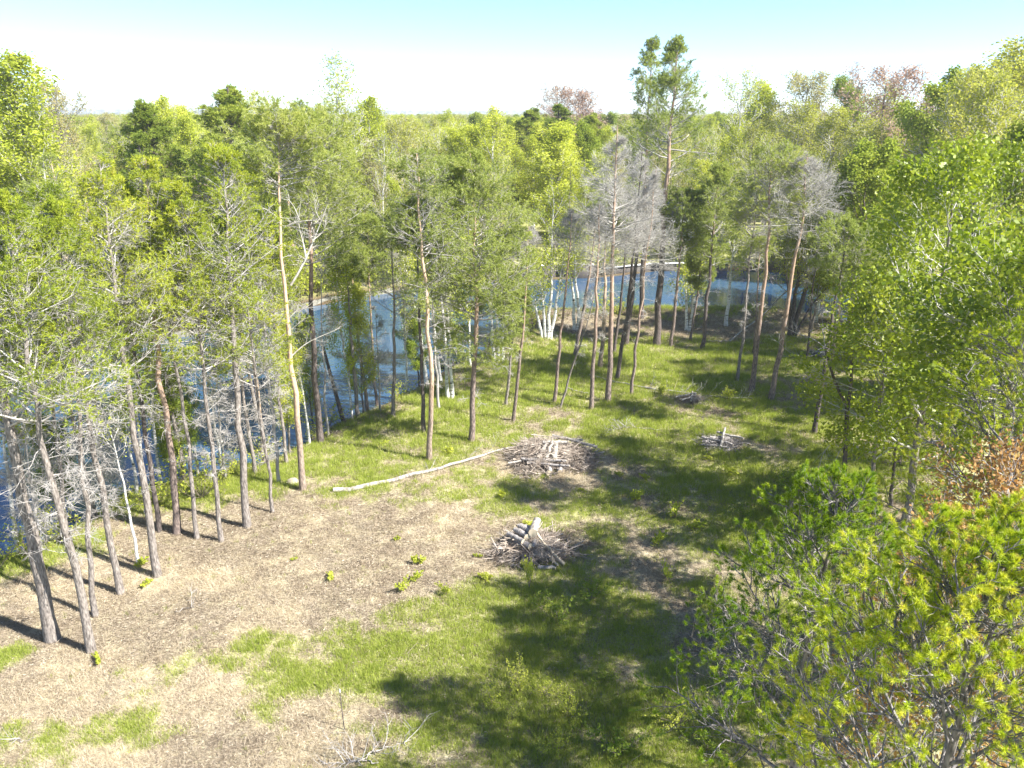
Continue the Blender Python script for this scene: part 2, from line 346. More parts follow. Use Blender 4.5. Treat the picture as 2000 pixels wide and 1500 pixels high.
# water
wmb = MB(); wv = np.array([[-260, 15, WZ], [260, 15, WZ], [260, 90, WZ], [-260, 90, WZ]], float); wmb.quads(wv, np.array([[0, 1, 2, 3]]))
m, t, n, l = mat('pond_water'); b = n['Principled BSDF']; b.inputs['Base Color'].default_value = (0.035, 0.085, 0.16, 1); b.inputs['Roughness'].default_value = 0.03  # sky reflection partly put into the blue base colour
b.inputs['IOR'].default_value = 1.6; b.inputs['Specular IOR Level'].default_value = 0.6
geo = n.new('ShaderNodeNewGeometry'); no = n.new('ShaderNodeTexNoise'); no.inputs['Scale'].default_value = 1.6; no.inputs['Detail'].default_value = 4
mp = n.new('ShaderNodeMapping'); mp.inputs['Scale'].default_value = (0.6, 1.5, 1); l.new(geo.outputs['Position'], mp.inputs[0]); l.new(mp.outputs[0], no.inputs[0])
bp = n.new('ShaderNodeBump'); bp.inputs['Strength'].default_value = 0.7; bp.inputs['Distance'].default_value = 0.06; n2 = n.new('ShaderNodeTexNoise'); n2.inputs['Scale'].default_value = 0.13; l.new(geo.outputs['Position'], n2.inputs[0]); mr = n.new('ShaderNodeMapRange'); mr.inputs[1].default_value = .42; mr.inputs[2].default_value = .6; mr.inputs[3].default_value = .12; mr.inputs[4].default_value = .8; l.new(n2.outputs[0], mr.inputs[0]); l.new(mr.outputs[0], bp.inputs['Strength'])
l.new(no.outputs[0], bp.inputs['Height']); l.new(bp.outputs[0], b.inputs['Normal'])
water = wmb.obj('water', m); tag(water, 'still blue pond curving round the wooded clearing', 'pond', kind='structure')
#SPLIT

# ---------------------------------------------------------------- tree builders (local coordinates, base at origin)
def arr_path(pts, K=12):
    pts = np.asarray(pts, float); d = np.r_[0, np.cumsum(np.linalg.norm(np.diff(pts, axis=0), axis=1))]; s = np.linspace(0, d[-1], K)
    # smooth resample
    o = np.stack([np.interp(s, d, pts[:, i]) for i in range(3)], -1)
    for _ in range(2): o[1:-1] = (o[:-2]+2*o[1:-1]+o[2:])/4
    return o
def t_at_z(P, z):
    zz = P[:, 2]; return np.interp(z, zz, np.linspace(0, 1, len(zz)))

def conifer(path, rad, zc, cr, kind, r_, lod=1.0, dead_from=None, dead_n=14, dens=1.0, needle=(0.10, 0.013), top_flat=0.35, gap=0.0, n_br=None, side=None):
    """returns trunk MB, branch MB, foliage MB. zc crown base height, cr crown radius; kind jack / scots / dead / spruce"""
    tb, bb, fb = MB(), MB(), MB()
    P = arr_path(path, 14); H = P[-1, 2]; K = len(P)
    P[1:-1, :2] += r_.normal(size=(K-2, 2))*0.035*H/12
    tt = np.linspace(0, 1, K); Rd = rad*(1-0.86*tt**1.15); Rd[0] *= 1.25
    tubes(tb, P, Rd, 8 if lod > 0.6 else 5); Pt = P[None]
    ncr = n_br or int((52 if kind != 'spruce' else 70)*lod)
    z = np.sort(zc + (H-zc)*np.r_[r_.uniform(0, 1, ncr-1)**(0.9 if kind != 'tall' else 0.8)*.96, [0.97]]*0.99)
    t = t_at_z(P, z); f = (z-zc)/max(H-zc, .1)
    if kind == 'scots': prof = np.clip(np.sin((f*0.86+0.16)*math.pi)**0.6, 0.15, 1)*r_.uniform(0.55, 1.1, ncr)
    elif kind == 'tall': prof = np.clip((1-f)**.62, .13, 1)*r_.uniform(.45, 1.1, ncr)
    elif kind == 'spruce': prof = (1-f)*0.95+0.06; prof = prof*r_.uniform(0.8, 1.05, ncr)
    elif kind == 'dead': prof = (np.clip((1-f)*1.35, 0.12, 1)*np.clip(f*4+0.45, 0, 1))*r_.uniform(0.6, 1.1, ncr)
    else: prof = np.clip((1-f)**0.75*1.15, 0.14, 1)*r_.uniform(0.5, 1.1, ncr)
    L = cr*prof; az = r_.uniform(0, 2*math.pi, ncr) if side is None else side[0] + r_.normal(size=ncr)*side[1]
    base_ang = {'scots': 1.38, 'spruce': 1.65, 'tall': 1.3, 'dead': 1.35, 'jack': 1.2}[kind]
    ang = base_ang - f*0.38 + r_.normal(size=ncr)*0.15
    up = {'scots': 0.05, 'spruce': 0.05, 'tall': 0.06, 'dead': 0.02, 'jack': 0.07}[kind]
    br = np.interp(t, tt, Rd)*0.42+0.004
    B, BR = grow(Pt, np.zeros(ncr, int), t, ang, L, 6, up, 0.10, az, np.minimum(br, 0.012*L+0.012), r_=r_)
    tubes(bb, B, BR, 4)
    ns = max(4, int({'scots': 11, 'spruce': 15, 'tall': 12, 'dead': 13, 'jack': 11}[kind]*math.sqrt(lod)*dens))
    ix = np.repeat(np.arange(ncr), ns); ts = np.tile(np.linspace(0.22, 0.97, ns), ncr) + r_.uniform(-.04, .04, ncr*ns)
    sl = L[ix]*(0.42*(1-ts)+0.15) + 0.10
    S, SR = grow(B, ix, ts, r_.uniform(0.6, 1.1, len(ix)), sl, 4, up*0.8, 0.13, None, 0.0085 if lod > .6 else 0.014, flat=0.45, r_=r_)
    tubes(bb, S, SR, 3)
    nt_ = max(3, int({'scots': 5, 'spruce': 5, 'tall': 6, 'dead': 6, 'jack': 5}[kind]*dens*(1 if lod > 0.6 else 0.75)))
    ix2 = np.repeat(np.arange(len(S)), nt_); t2 = np.tile(np.linspace(0.3, 0.98, nt_), len(S))
    tl = (0.16+0.25*sl[ix2])*r_.uniform(0.6, 1.2, len(ix2))
    W, WR = grow(S, ix2, t2, r_.uniform(0.4, 1.0, len(ix2)), tl, 3, up, 0.15, None, 0.0048 if lod > .6 else 0.009, flat=0.3, r_=r_)
    if kind == 'dead' or lod > 0.6: tubes(bb, W, WR, 3)
    if kind != 'dead':
        p = W[:, -1]; d = W[:, -1]-W[:, 0]; mid = W[:, 1]
        keep = r_.random(len(p)) > gap
        if gap > 0:   # needles gathered toward the branch tips, bare inside
            keep &= r_.random(len(p)) < (0.25+1.1*ts[ix2 // nt_][: len(ix2)]) if False else True
        per_b = r_.normal(size=ncr)*0.13; bi = ix[ix2]
        val = np.clip(0.5+per_b[bi] + 0.12*(f[bi]-0.5) + r_.normal(size=len(p))*0.13, 0, 1)
        # outer parts of the boughs carry the needles
        rel = ts[ix2]; keep &= r_.random(len(p)) < np.clip((0.25 if kind != 'jack' else -.05)+rel*1.1, 0, 1)
        nn = {'scots': 15, 'spruce': 12, 'jack': 11, 'tall': 17}[kind]
        nL, nW = needle
        if lod < 0.6: nn = int(nn*0.6); nL *= 1.5; nW *= 2.3
        needle_fan(fb, p[keep], d[keep], nn, nL, nW, val[keep], r_, 0.85, along=0.08)
        needle_fan(fb, mid[keep], d[keep], max(3, nn//2), nL, nW, val[keep], r_, 0.8, along=0.08)
    if dead_from is not None and dead_n:
        zd = r_.uniform(dead_from, max(zc, dead_from+.5), dead_n); td = t_at_z(P, zd)
        ld = cr*r_.uniform(0.2, 0.72, dead_n)*np.clip(0.4+(zd-dead_from)/(max(zc-dead_from, 0.5))*0.7, 0, 1.1)
        D, DR = grow(Pt, np.zeros(dead_n, int), td, r_.uniform(1.1, 1.6, dead_n), ld, 6, -0.03, 0.14, r_.uniform(0, 6.28, dead_n), 0.012, r_=r_)
        tubes(bb, D, DR, 4)
        ix = np.repeat(np.arange(dead_n), 6); ts_ = r_.uniform(0.2, 0.95, len(ix))
        D2, DR2 = grow(D, ix, ts_, 0.8, ld[ix]*0.45*r_.uniform(.4, 1, len(ix)), 5, -0.06, 0.16, None, 0.0085, r_=r_); tubes(bb, D2, DR2, 3)
        ix = np.repeat(np.arange(len(D2)), 4); D3, DR3 = grow(D2, ix, r_.uniform(0.25, 0.95, len(ix)), 0.8, 0.22*r_.uniform(.5, 1.3, len(ix)), 3, -0.05, 0.15, None, 0.0055, r_=r_); tubes(bb, D3, DR3, 3)
    return tb, bb, fb

def broadleaf(path, rad, zc, cr, r_, n1=14, n2=9, n3=7, leaves=12, lsize=0.13, ang=0.62, up=0.10, lod=1.0, sparse=0.0, twig_r=0.006, limb=0.4, elong=1.3):
    tb, bb, fb = MB(), MB(), MB()
    P = arr_path(path, 12); H = P[-1, 2]; K = len(P); P[1:-1, :2] += r_.normal(size=(K-2, 2))*0.06*H/12
    tt = np.linspace(0, 1, K); Rd = rad*(1-0.88*tt); Rd[0] *= 1.2; tubes(tb, P, Rd, 7)
    z = zc + (H-zc)*np.linspace(0, 0.96, n1)**1.0*r_.uniform(0.9, 1.0, n1); f = (z-zc)/(H-zc); t = t_at_z(P, z)
    prof = np.clip(np.sin((0.18+0.75*f)*math.pi)**0.7, 0.2, 1)*r_.uniform(0.75, 1.15, n1); L = cr*1.35*prof
    L = np.minimum(L, (H*1.02-z)/max(math.cos(ang), 0.3)+0.5)
    B, BR = grow(P[None], np.zeros(n1, int), t, ang*r_.uniform(0.8, 1.35, n1)*(1.25-0.4*f), L, 7, up, 0.09, np.arange(n1)*2.4+r_.uniform(0, .8, n1), np.interp(t, tt, Rd)*limb*1.3, r_=r_)
    tubes(bb, B, BR, 5)
    ix = np.repeat(np.arange(n1), n2); ts = np.tile(np.linspace(0.2, 0.97, n2), n1)
    sl = L[ix]*(0.42*(1-ts)+0.16)+0.15
    S, SR = grow(B, ix, ts, 0.65, sl, 5, up, 0.13, None, 0.012, r_=r_); tubes(bb, S, SR, 3)
    ix2 = np.repeat(np.arange(len(S)), n3); t2 = np.tile(np.linspace(0.25, 0.98, n3), len(S))
    W, WR = grow(S, ix2, t2, 0.65, (0.18+0.35*sl[ix2])*r_.uniform(.6, 1.2, len(ix2)), 3, up, 0.15, None, twig_r, r_=r_)
    tubes(bb, W, WR, 3)
    k = np.repeat(np.arange(len(W)), leaves); k = k[r_.random(len(k)) > sparse]
    c, tg = sample(W, k, r_.uniform(0.2, 1, len(k))); c = c + r_.normal(size=c.shape)*(0.05+lsize*1.1)
    pb = r_.normal(size=n1)*0.12; ps = r_.normal(size=len(S))*0.10
    val = np.clip(0.5 + pb[ix[ix2[k]]] + ps[ix2[k]] + r_.normal(size=len(k))*0.16, 0, 1)
    leaf_quads(fb, c, lsize, val, r_, elong=elong)
    return tb, bb, fb

def put_tree(name, loc, parts, mats, label, cat, group=None):
    root = empty(name, loc, label, cat, group)
    tb, bb, fb = parts
    tb.obj('trunk', M[mats[0]], root, smooth=True)
    if bb is not None and bb.n: bb.obj('branches', M[mats[1]], root)
    if fb is not None and fb.n: fb.obj('foliage', M[mats[2]], root, vals=True)
    return root

# ---------------------------------------------------------------- trees of the clearing, one by one
# kind, trunk points in the photograph from base to top, crown base (photo y), crown radius m, trunk width px, bark, label, options
HERO = [
 ('jack', [(102,1245),(60,1040),(20,850),(-75,430)], 840, 2.2, 27, 'grey_bark', 'thickest dark pine trunk, standing at the litter edge in the bottom left', {}),
 ('jack', [(177,1268),(135,1050),(92,850),(0,390)], 800, 2.0, 18, 'grey_bark', 'straight grey pine whose base stands nearest the camera on the brown litter', {'dn': 34}),
 ('jack', [(185,1198),(162,990),(145,800),(85,400)], 790, 1.7, 12, 'grey_bark', 'slender grey pine with dense pale dead twigs, just behind the nearest pine of the row', {'dn': 34}),
 ('jack', [(235,1155),(195,930),(165,770),(90,370)], 760, 1.9, 15, 'grey_bark', 'mid grey pine between the slender twiggy pine and the white sapling', {'dn': 18}),
 ('birch', [(270,1100),(248,980),(228,900),(205,800)], 900, 1.0, 7, 'birch_bark', 'thin crooked white birch sapling with a lime weed at its foot among the grey pines', {}),
 ('jack', [(307,1122),(275,930),(245,740),(175,320)], 700, 2.1, 17, 'grey_bark', 'grey pine just right of the white sapling, its base on bare litter', {'dn': 16}),
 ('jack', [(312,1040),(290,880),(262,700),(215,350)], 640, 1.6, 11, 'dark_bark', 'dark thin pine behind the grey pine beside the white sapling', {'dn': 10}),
 ('jack', [(345,1043),(335,900),(315,700),(285,310)], 620, 2.1, 16, 'pine_bark', 'pine with peeling orange patches on its middle trunk above the pond', {'dn': 14}),
 ('jack', [(385,1053),(360,860),(335,690),(300,380)], 650, 1.6, 10, 'grey_bark', 'slim leaning pine second from the right of the four with one joined shadow line', {'dn': 14}),
 ('jack', [(433,1060),(413,880),(392,700),(350,360)], 700, 1.8, 11, 'grey_bark', 'slim grey pine with arching dead twigs at the end of the joined shadow line', {'dn': 22}),
 ('jack', [(483,1032),(468,850),(456,640),(425,290)], 620, 2.2, 17, 'grey_bark', 'sturdy flaky grey pine standing alone on the litter past the joined shadow line', {'dn': 14}),
 ('jack', [(533,1003),(515,850),(500,740),(470,430)], 740, 1.4, 8, 'grey_bark', 'very thin pine between the sturdy flaky pine and the tall orange one', {'dn': 14}),
 ('dead', [(545,948),(532,800),(515,640),(498,450)], 900, 1.0, 8, 'twig', 'dead pale spindly tree full of white twigs beside the tall orange pine', {'n': 34}),
 ('jack', [(520,905),(490,760),(470,640),(450,400)], 660, 1.8, 9, 'grey_bark', 'thin grey pine rising at the pond edge behind the sturdy flaky pine', {'dn': 14}),
 ('jack', [(498,925),(480,800),(465,700),(440,420)], 720, 1.6, 9, 'grey_bark', 'slim pine close behind the sturdy flaky pine at the water', {'dn': 10}),
 ('scots', [(592,960),(577,760),(563,600),(545,400),(542,255)], 385, 2.3, 15, 'orange_bark', 'tall bare orange-barked pine with a pale forked dead limb and a flat grey-green top', {'limb': 1}),
 ('scots', [(626,865),(612,700),(606,560),(602,420),(606,235)], 520, 3.3, 15, 'scots_bark', 'dark-trunked pine with a wide green crown behind the tall orange pine', {'dn': 14, 'n': 80, 'dens': 1.2}),
 ('snag', [(672,815),(645,730),(630,675)], 0, 0.5, 10, 'dark_bark', 'broken leaning dark trunk at the pond edge', {}),
 ('scots', [(700,812),(688,680),(678,560),(672,490)], 550, 1.3, 10, 'grey_bark', 'grey half of the pair of small pines rising from one spot by the pond', {'dn': 6, 'n': 16}),
 ('scots', [(718,795),(705,690),(690,590),(684,480)], 550, 1.3, 9, 'orange_bark', 'orange half of the pair of small pines by the pond', {'dn': 6, 'n': 14}),
 ('dead', [(768,815),(770,690),(768,590),(764,440)], 640, 1.3, 9, 'grey_bark', 'thin greyish dead tree with a few long bare limbs against the blue water', {'n': 26}),
 ('scots', [(828,845),(824,720),(820,600),(812,400)], 500, 1.4, 10, 'dark_bark', 'dark thin trunk directly behind the orange-grey pine near the log', {'dn': 8}),
 ('scots', [(838,898),(846,740),(834,600),(820,440),(812,300)], 590, 2.3, 13, 'orange_bark', 'orange-grey pine nearest the long fallen log, with thin layered grey crown', {'dn': 16, 'dens': 0.9, 'gap': 0.35, 'tw': 'twig'}),
 ('scots', [(920,860),(925,740),(930,620),(926,450),(918,300)], 690, 3.1, 14, 'pine_bark', 'pine with the fullest soft green crown, alone left of the large brush pile', {'dens': 1.35, 'n': 95}),
 ('scots', [(988,790),(997,700),(1003,640),(1010,560)], 640, 1.0, 8, 'grey_bark', 'short slim pine tucked against the fullest green crown', {'dn': 5}),
 ('dead', [(1002,820),(1015,720),(1025,600),(1033,440)], 560, 1.5, 9, 'pine_bark', 'thin reddish trunk standing forward of the birch clump', {'n': 24}),
 ('dead', [(1082,785),(1095,660),(1108,560),(1118,415)], 500, 1.5, 9, 'pine_bark', 'slender upright tan trunk right of the birch clump with flat twiggy top', {'n': 28}),
 ('dead', [(1093,795),(1118,715),(1150,620),(1168,530)], 640, 0.9, 6, 'grey_bark', 'thin pole slanting to the right, crossing in front of its neighbours', {'n': 12}),
 ('dead', [(1122,695),(1138,610),(1150,540),(1165,420)], 520, 1.1, 10, 'pine_bark', 'leaning tan trunk behind the slanting thin pole', {'n': 16}),
 ('dead', [(1155,800),(1160,680),(1166,560),(1170,400)], 560, 1.5, 11, 'pine_bark', 'grey-tan dead pine just left of the large dead conifer', {'n': 34}),
 ('dead', [(1187,786),(1193,650),(1199,480),(1205,245)], 500, 2.7, 14, 'pine_bark', 'large dead conifer with a broad silvery mass of fine bare twigs', {'n': 74, 'dens': 1.25}),
 ('scots', [(1172,718),(1182,600),(1182,500),(1186,390)], 470, 1.2, 11, 'orange_bark', 'orange pine trunk just behind the large dead conifer', {'dn': 4}),
 ('dead', [(1205,740),(1222,640),(1238,500),(1252,290)], 520, 2.4, 10, 'dark_bark', 'curved-base dark dead pine just right of the large dead conifer', {'n': 54, 'dens': 1.2}),
 ('dead', [(1233,772),(1245,650),(1262,500),(1280,330)], 540, 2.0, 8, 'pine_bark', 'slim pale dead pine foremost in the group right of the large dead conifer', {'n': 54, 'dens': 1.25}),
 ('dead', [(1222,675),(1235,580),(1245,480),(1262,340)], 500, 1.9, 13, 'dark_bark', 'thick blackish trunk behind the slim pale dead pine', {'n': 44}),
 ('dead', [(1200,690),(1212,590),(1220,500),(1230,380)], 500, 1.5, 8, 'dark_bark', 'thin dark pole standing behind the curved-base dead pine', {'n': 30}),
 ('scots', [(1282,674),(1293,500),(1303,330),(1320,180),(1328,78)], 330, 3.3, 17, 'scots_bark', 'tallest pine, thick dark foot and orange top, broken open crown above the horizon', {'dens': 0.9, 'gap': 0.25, 'mid': 14, 'n': 60, 'as': 'tall'}),
 ('scots', [(1252,625),(1258,440),(1263,250),(1272,78)], 320, 2.9, 11, 'scots_bark', 'second tall pine rising above the horizon, narrower and left of the tallest', {'dens': 0.9, 'gap': 0.25, 'mid': 4, 'n': 54, 'as': 'tall'}),
 ('scots', [(1310,676),(1322,560),(1330,470),(1336,375)], 500, 1.9, 9, 'pine_bark', 'small green-crowned pine just right of the tallest pine foot', {'dens': 1.1}),
 ('scots', [(1348,665),(1358,600),(1366,540),(1372,470)], 560, 1.0, 7, 'pine_bark', 'little thin pine between the small green-crowned pine and the reddish one', {}),
 ('scots', [(1370,682),(1385,560),(1397,430),(1405,325)], 520, 2.0, 10, 'scots_bark', 'reddish pine with dark green tiered crown near the back bank', {'dens': 1.1}),
 ('scots', [(1440,742),(1455,620),(1470,480),(1480,360)], 520, 1.7, 8, 'grey_bark', 'slim grey pine with spreading bare side limbs, left of the grey-green flat-topped pine', {'gap': 0.5, 'tw': 'twig', 'dn': 14}),
 ('scots', [(1467,765),(1485,620),(1498,450),(1506,300)], 440, 2.6, 13, 'pine_bark', 'grey-green flat-topped pine on the shaded grass', {'gap': 0.5, 'tw': 'twig', 'dens': 1.2, 'dn': 8}),
 ('dead', [(1472,690),(1478,590),(1484,500),(1488,430)], 560, 0.9, 6, 'pine_bark', 'thin orange pole directly behind the grey-green flat-topped pine', {'n': 12}),
 ('dead', [(1505,782),(1530,650),(1548,520),(1570,400),(1580,300)], 460, 2.7, 13, 'pine_bark', 'tilted reddish pine with large silvery dead crown over the grass', {'n': 60, 'dens': 1.2}),
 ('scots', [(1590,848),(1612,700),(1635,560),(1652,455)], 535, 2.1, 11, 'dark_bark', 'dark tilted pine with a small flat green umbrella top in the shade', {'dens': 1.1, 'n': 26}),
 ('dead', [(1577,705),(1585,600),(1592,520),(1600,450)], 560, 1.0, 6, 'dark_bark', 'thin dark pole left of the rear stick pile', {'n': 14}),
 ('jack', [(560,905),(548,780),(535,650),(520,430)], 640, 1.5, 8, 'grey_bark', 'thin pine at the water between the dead spindly tree and the dark-trunked pine', {'dn': 16}),
 ('dead', [(640,845),(634,740),(628,620),(622,500)], 760, 1.2, 6, 'twig', 'wispy dead sapling at the water beside the dark-trunked pine', {'n': 26}),
 ('dead', [(742,800),(738,700),(733,600)], 760, 1.3, 5, 'twig', 'small bare tree with fine twigs at the water, left of the thin greyish dead tree', {'n': 26}),
 ('dead', [(655,950),(400,900)][:0] or [(440,935),(428,820),(420,700)], 900, 1.3, 6, 'twig', 'small bare tree full of pale twigs behind the slim pine with arching twigs', {'n': 30}),
 ('dead', [(212,1010),(200,900),(190,780)], 980, 1.4, 7, 'twig', 'bare pale twiggy tree at the water behind the mid grey pine', {'n': 34}),
 ('dead', [(80,1075),(62,950),(45,800)], 1040, 1.5, 8, 'twig', 'bare pale twiggy tree at the water behind the thickest pine', {'n': 34}),
 ('jack', [(130,1060),(112,900),(95,720),(60,480)], 760, 1.7, 10, 'grey_bark', 'slender pine at the water behind the slender twiggy pine', {'dn': 20}),
 ('jack', [(68,1115),(40,950),(15,760),(-40,480)], 820, 1.7, 11, 'grey_bark', 'grey pine close behind the thickest pine', {'dn': 18}),
 ('scots', [(735,775),(728,680),(722,560),(716,430)], 560, 1.6, 7, 'pine_bark', 'slim hazy green pine leaning over the blue water behind the small pine pair', {'dn': 8}),
 ('dead', [(858,800),(850,700),(845,600),(842,480)], 640, 1.3, 7, 'twig', 'pale bare tree with upswept limbs right of the orange-grey pine', {'n': 24}),
 ('dead', [(1350,640),(1352,590),(1355,530)], 560, 0.5, 5, 'limb_white', 'small whitish pole on the back bank near the little thin pine', {'n': 10}),
]
NEEDLE = {'jack': (0.11, 0.022), 'scots': (0.14, 0.022)}
for i, (kind, px, cy, cr, wpx, bark, label, op) in enumerate(HERO):
    r_ = np.random.default_rng(100+i)
    b0 = gh(*px[0]); Yb = b0[1]; dist = math.sqrt(b0[0]**2+b0[1]**2+(CAMH-b0[2])**2)
    if kind == 'jack': cr *= 1.3; cy += 35
    path = [np.zeros(3)] + [at(x, y, Yb)-b0 for x, y in px[1:]]
    for q in path[1:]: q[1] += r_.normal()*0.02*q[2]
    rad = 0.5*wpx/F*dist*0.82; path[0] = np.array([0, 0, -0.15])
    zc = (at(1000, cy, Yb)-b0)[2] if cy else 0
    mats = [bark, op.get('tw', 'dead_twig' if kind == 'dead' else 'twig'), {'jack': 'jack_needle', 'scots': 'scots_needle'}.get(kind, 'lime_leaf')]
    if kind in ('jack', 'scots', 'dead'):
        H = path[-1][2]
        dn = op.get('dn', 8 if kind != 'dead' else 6)
        parts = conifer(path, rad, zc, cr, op.get('as', kind), r_, dead_from=max(1.0, zc*0.42), dead_n=dn, dens=op.get('dens', 1.0), needle=NEEDLE.get(kind, (0.1, .01)), gap=op.get('gap', 0.12 if kind == 'jack' else 0.05), n_br=op.get('n') if kind in ('dead', 'scots') else None)
        if op.get('mid'):   # scattered live boughs low on the tall pines
            P = arr_path(path, 14); n_ = op['mid']; zz = r_.uniform(zc*0.55, zc, n_)
            a_, b_, f_ = conifer(path, rad, zc*0.5, 2.3, 'scots', r_, dens=0.9, needle=NEEDLE['scots'], n_br=n_+8)
            parts[1].quads(b_.V[0], b_.Q[0]) if False else None
            for V_, Q_ in zip(b_.V, b_.Q): parts[1].quads(V_, Q_-Q_.min())
            for V_, T_, v_ in zip(f_.V, f_.T, f_.vt): parts[2].tris(V_, T_-T_.min(), v_)
        root = put_tree('pine_tree' if kind != 'dead' else 'dead_tree', b0, parts, mats, label, 'pine tree' if kind != 'dead' else 'dead tree')
        if op.get('limb'):   # the pale forked dead limb of the orange pine
            lb = MB(); Z0 = lambda x, y: at(x, y, Yb)-b0
            for pts, r0 in (([(568,557),(585,530),(598,505),(610,470),(625,430),(636,400)], 0.055), ([(598,505),(590,470),(580,440),(583,410)], 0.035), ([(610,470),(630,455),(640,425)], 0.025), ([(555,445),(572,435),(600,430),(622,430)], 0.03), ([(550,430),(530,412),(515,405)], 0.022), ([(625,430),(615,405),(622,385)], 0.018), ([(585,430),(575,400),(560,385)], 0.018), ([(570,695),(590,675),(620,660),(665,642)], 0.03), ([(558,480),(540,470),(522,465)], .02), ([(566,620),(580,605),(610,600)], .02)):
                q = np.array([Z0(*p) for p in pts]); q[1:, 1] += np.cumsum(r_.normal(size=len(q)-1)*0.12)
                q = arr_path(q, 8); tubes(lb, q, r0*np.linspace(1, 0.25, 8), 5)
                ix = np.zeros(9, int); s1, s2 = grow(q[None], ix, r_.uniform(.3, 1, 9), 0.7, r_.uniform(.25, .7, 9), 4, 0.03, 0.15, None, 0.009, r_=r_); tubes(lb, s1, s2, 3)
            lb.obj('dead_limb', M['limb_white'], root)
    elif kind == 'snag':
        tb = MB(); P = arr_path(path, 8); tubes(tb, P, rad*np.linspace(1.1, 0.6, 8), 7)
        bb = MB(); s1, s2 = grow(P[None], np.zeros(8, int), r_.uniform(.4, 1, 8), 1.1, r_.uniform(.3, 1.1, 8), 5, 0, .15, None, .012, r_=r_); tubes(bb, s1, s2, 3)
        put_tree('broken_trunk', b0, (tb, bb, None), mats, label, 'dead tree')
    else:
        parts = broadleaf(path, rad, zc, cr, r_, n1=8, n2=5, n3=4, leaves=3, lsize=0.06, ang=0.7)
        put_tree('birch_sapling', b0, parts, [bark, 'pale_twig', 'lime_leaf'], label, 'birch tree')

# birches: each clump grows from one foot
BIRCH = [
 ([[(1065,665),(1062,600),(1052,520)], [(1070,664),(1075,580),(1078,450),(1082,380)], [(1075,663),(1085,600),(1100,500)], [(1060,664),(1050,620),(1040,560)]], 'clump of four white birch stems from one foot on the back bank'),
 ([[(1121,648),(1122,600),(1115,540),(1112,460)], [(1128,646),(1130,600),(1124,540),(1122,440)]], 'pair of white birch stems touching at the foot, right of the four-stem clump'),
 ([[(966,704),(962,650),(955,600),(945,500)], [(974,704),(972,650),(968,590),(962,500)], [(981,702),(980,650),(978,600),(975,500)]], 'three bright white birch stems side by side behind the fullest green crown'),
 ([[(875,778),(873,700),(868,600),(852,500),(845,400)], [(882,735),(880,640),(868,560),(866,470)]], 'white birch with two stems standing at the pond shore'),
 ([[(862,748),(852,680),(842,600),(830,530)], [(835,790),(820,640),(800,560),(782,480)]], 'white birches leaning left over the water beside the orange-grey pine'),
 ([[(1340,645),(1341,600),(1338,540)], [(1347,640),(1355,590),(1362,520)]], 'slim white birch with two stems in front of the blue water, near the reddish pine'),
 ([[(1418,635),(1422,580),(1430,520),(1435,450)]], 'single slim white birch on the far end of the back bank'),
 ([[(385,905),(382,890),(380,862)]], 'short broken birch stub at the water'),
 ([[(285,1005),(280,930),(272,860),(262,700)]], 'thin white birch stem hidden among the dark pines at the shore'),
 ([[(1592,635),(1600,590),(1615,540),(1632,480)]], 'leaning white birch behind the dark tilted pine'),
 ([[(35,1075),(22,1000),(10,880),(-10,700)]], 'pale blotched birch at the bottom of the bank beside the water, near the thickest pine'),
]
for i, (stems, label) in enumerate(BIRCH):
    r_ = np.random.default_rng(300+i); b0 = gh(*stems[0][0]); b0[2] = max(b0[2], -0.6); Yb = b0[1]
    dist = math.sqrt(b0[0]**2+b0[1]**2+225); root = empty('birch_tree', b0, label, 'birch tree')
    tb, bb, fb = MB(), MB(), MB()
    for s in stems:
        path = [at(x, y, Yb)-b0 for x, y in s]; path[0][2] = -0.1
        rad = 0.5*8.5/F*dist*0.9
        a, b_, f_ = broadleaf(path, rad, max(path[-1][2]*0.5, 1), 1.3 if len(s) > 1 else .8, r_, n1=8, n2=6, n3=5, leaves=5, lsize=0.10, ang=0.6, sparse=0.1)
        for V_, Q_ in zip(a.V, a.Q): tb.quads(V_, Q_-Q_.min())
        if i != 7:
            for V_, Q_ in zip(b_.V, b_.Q): bb.quads(V_, Q_-Q_.min())
            for V_, Q_, v_ in zip(f_.V, f_.Q, f_.vq): fb.quads(V_, Q_-Q_.min(), v_)
    tb.obj('trunk', M['birch_bark'], root, smooth=True)
    if bb.n: bb.obj('branches', M['pale_twig'], root); fb.obj('foliage', M['lime_leaf'], root, vals=True)

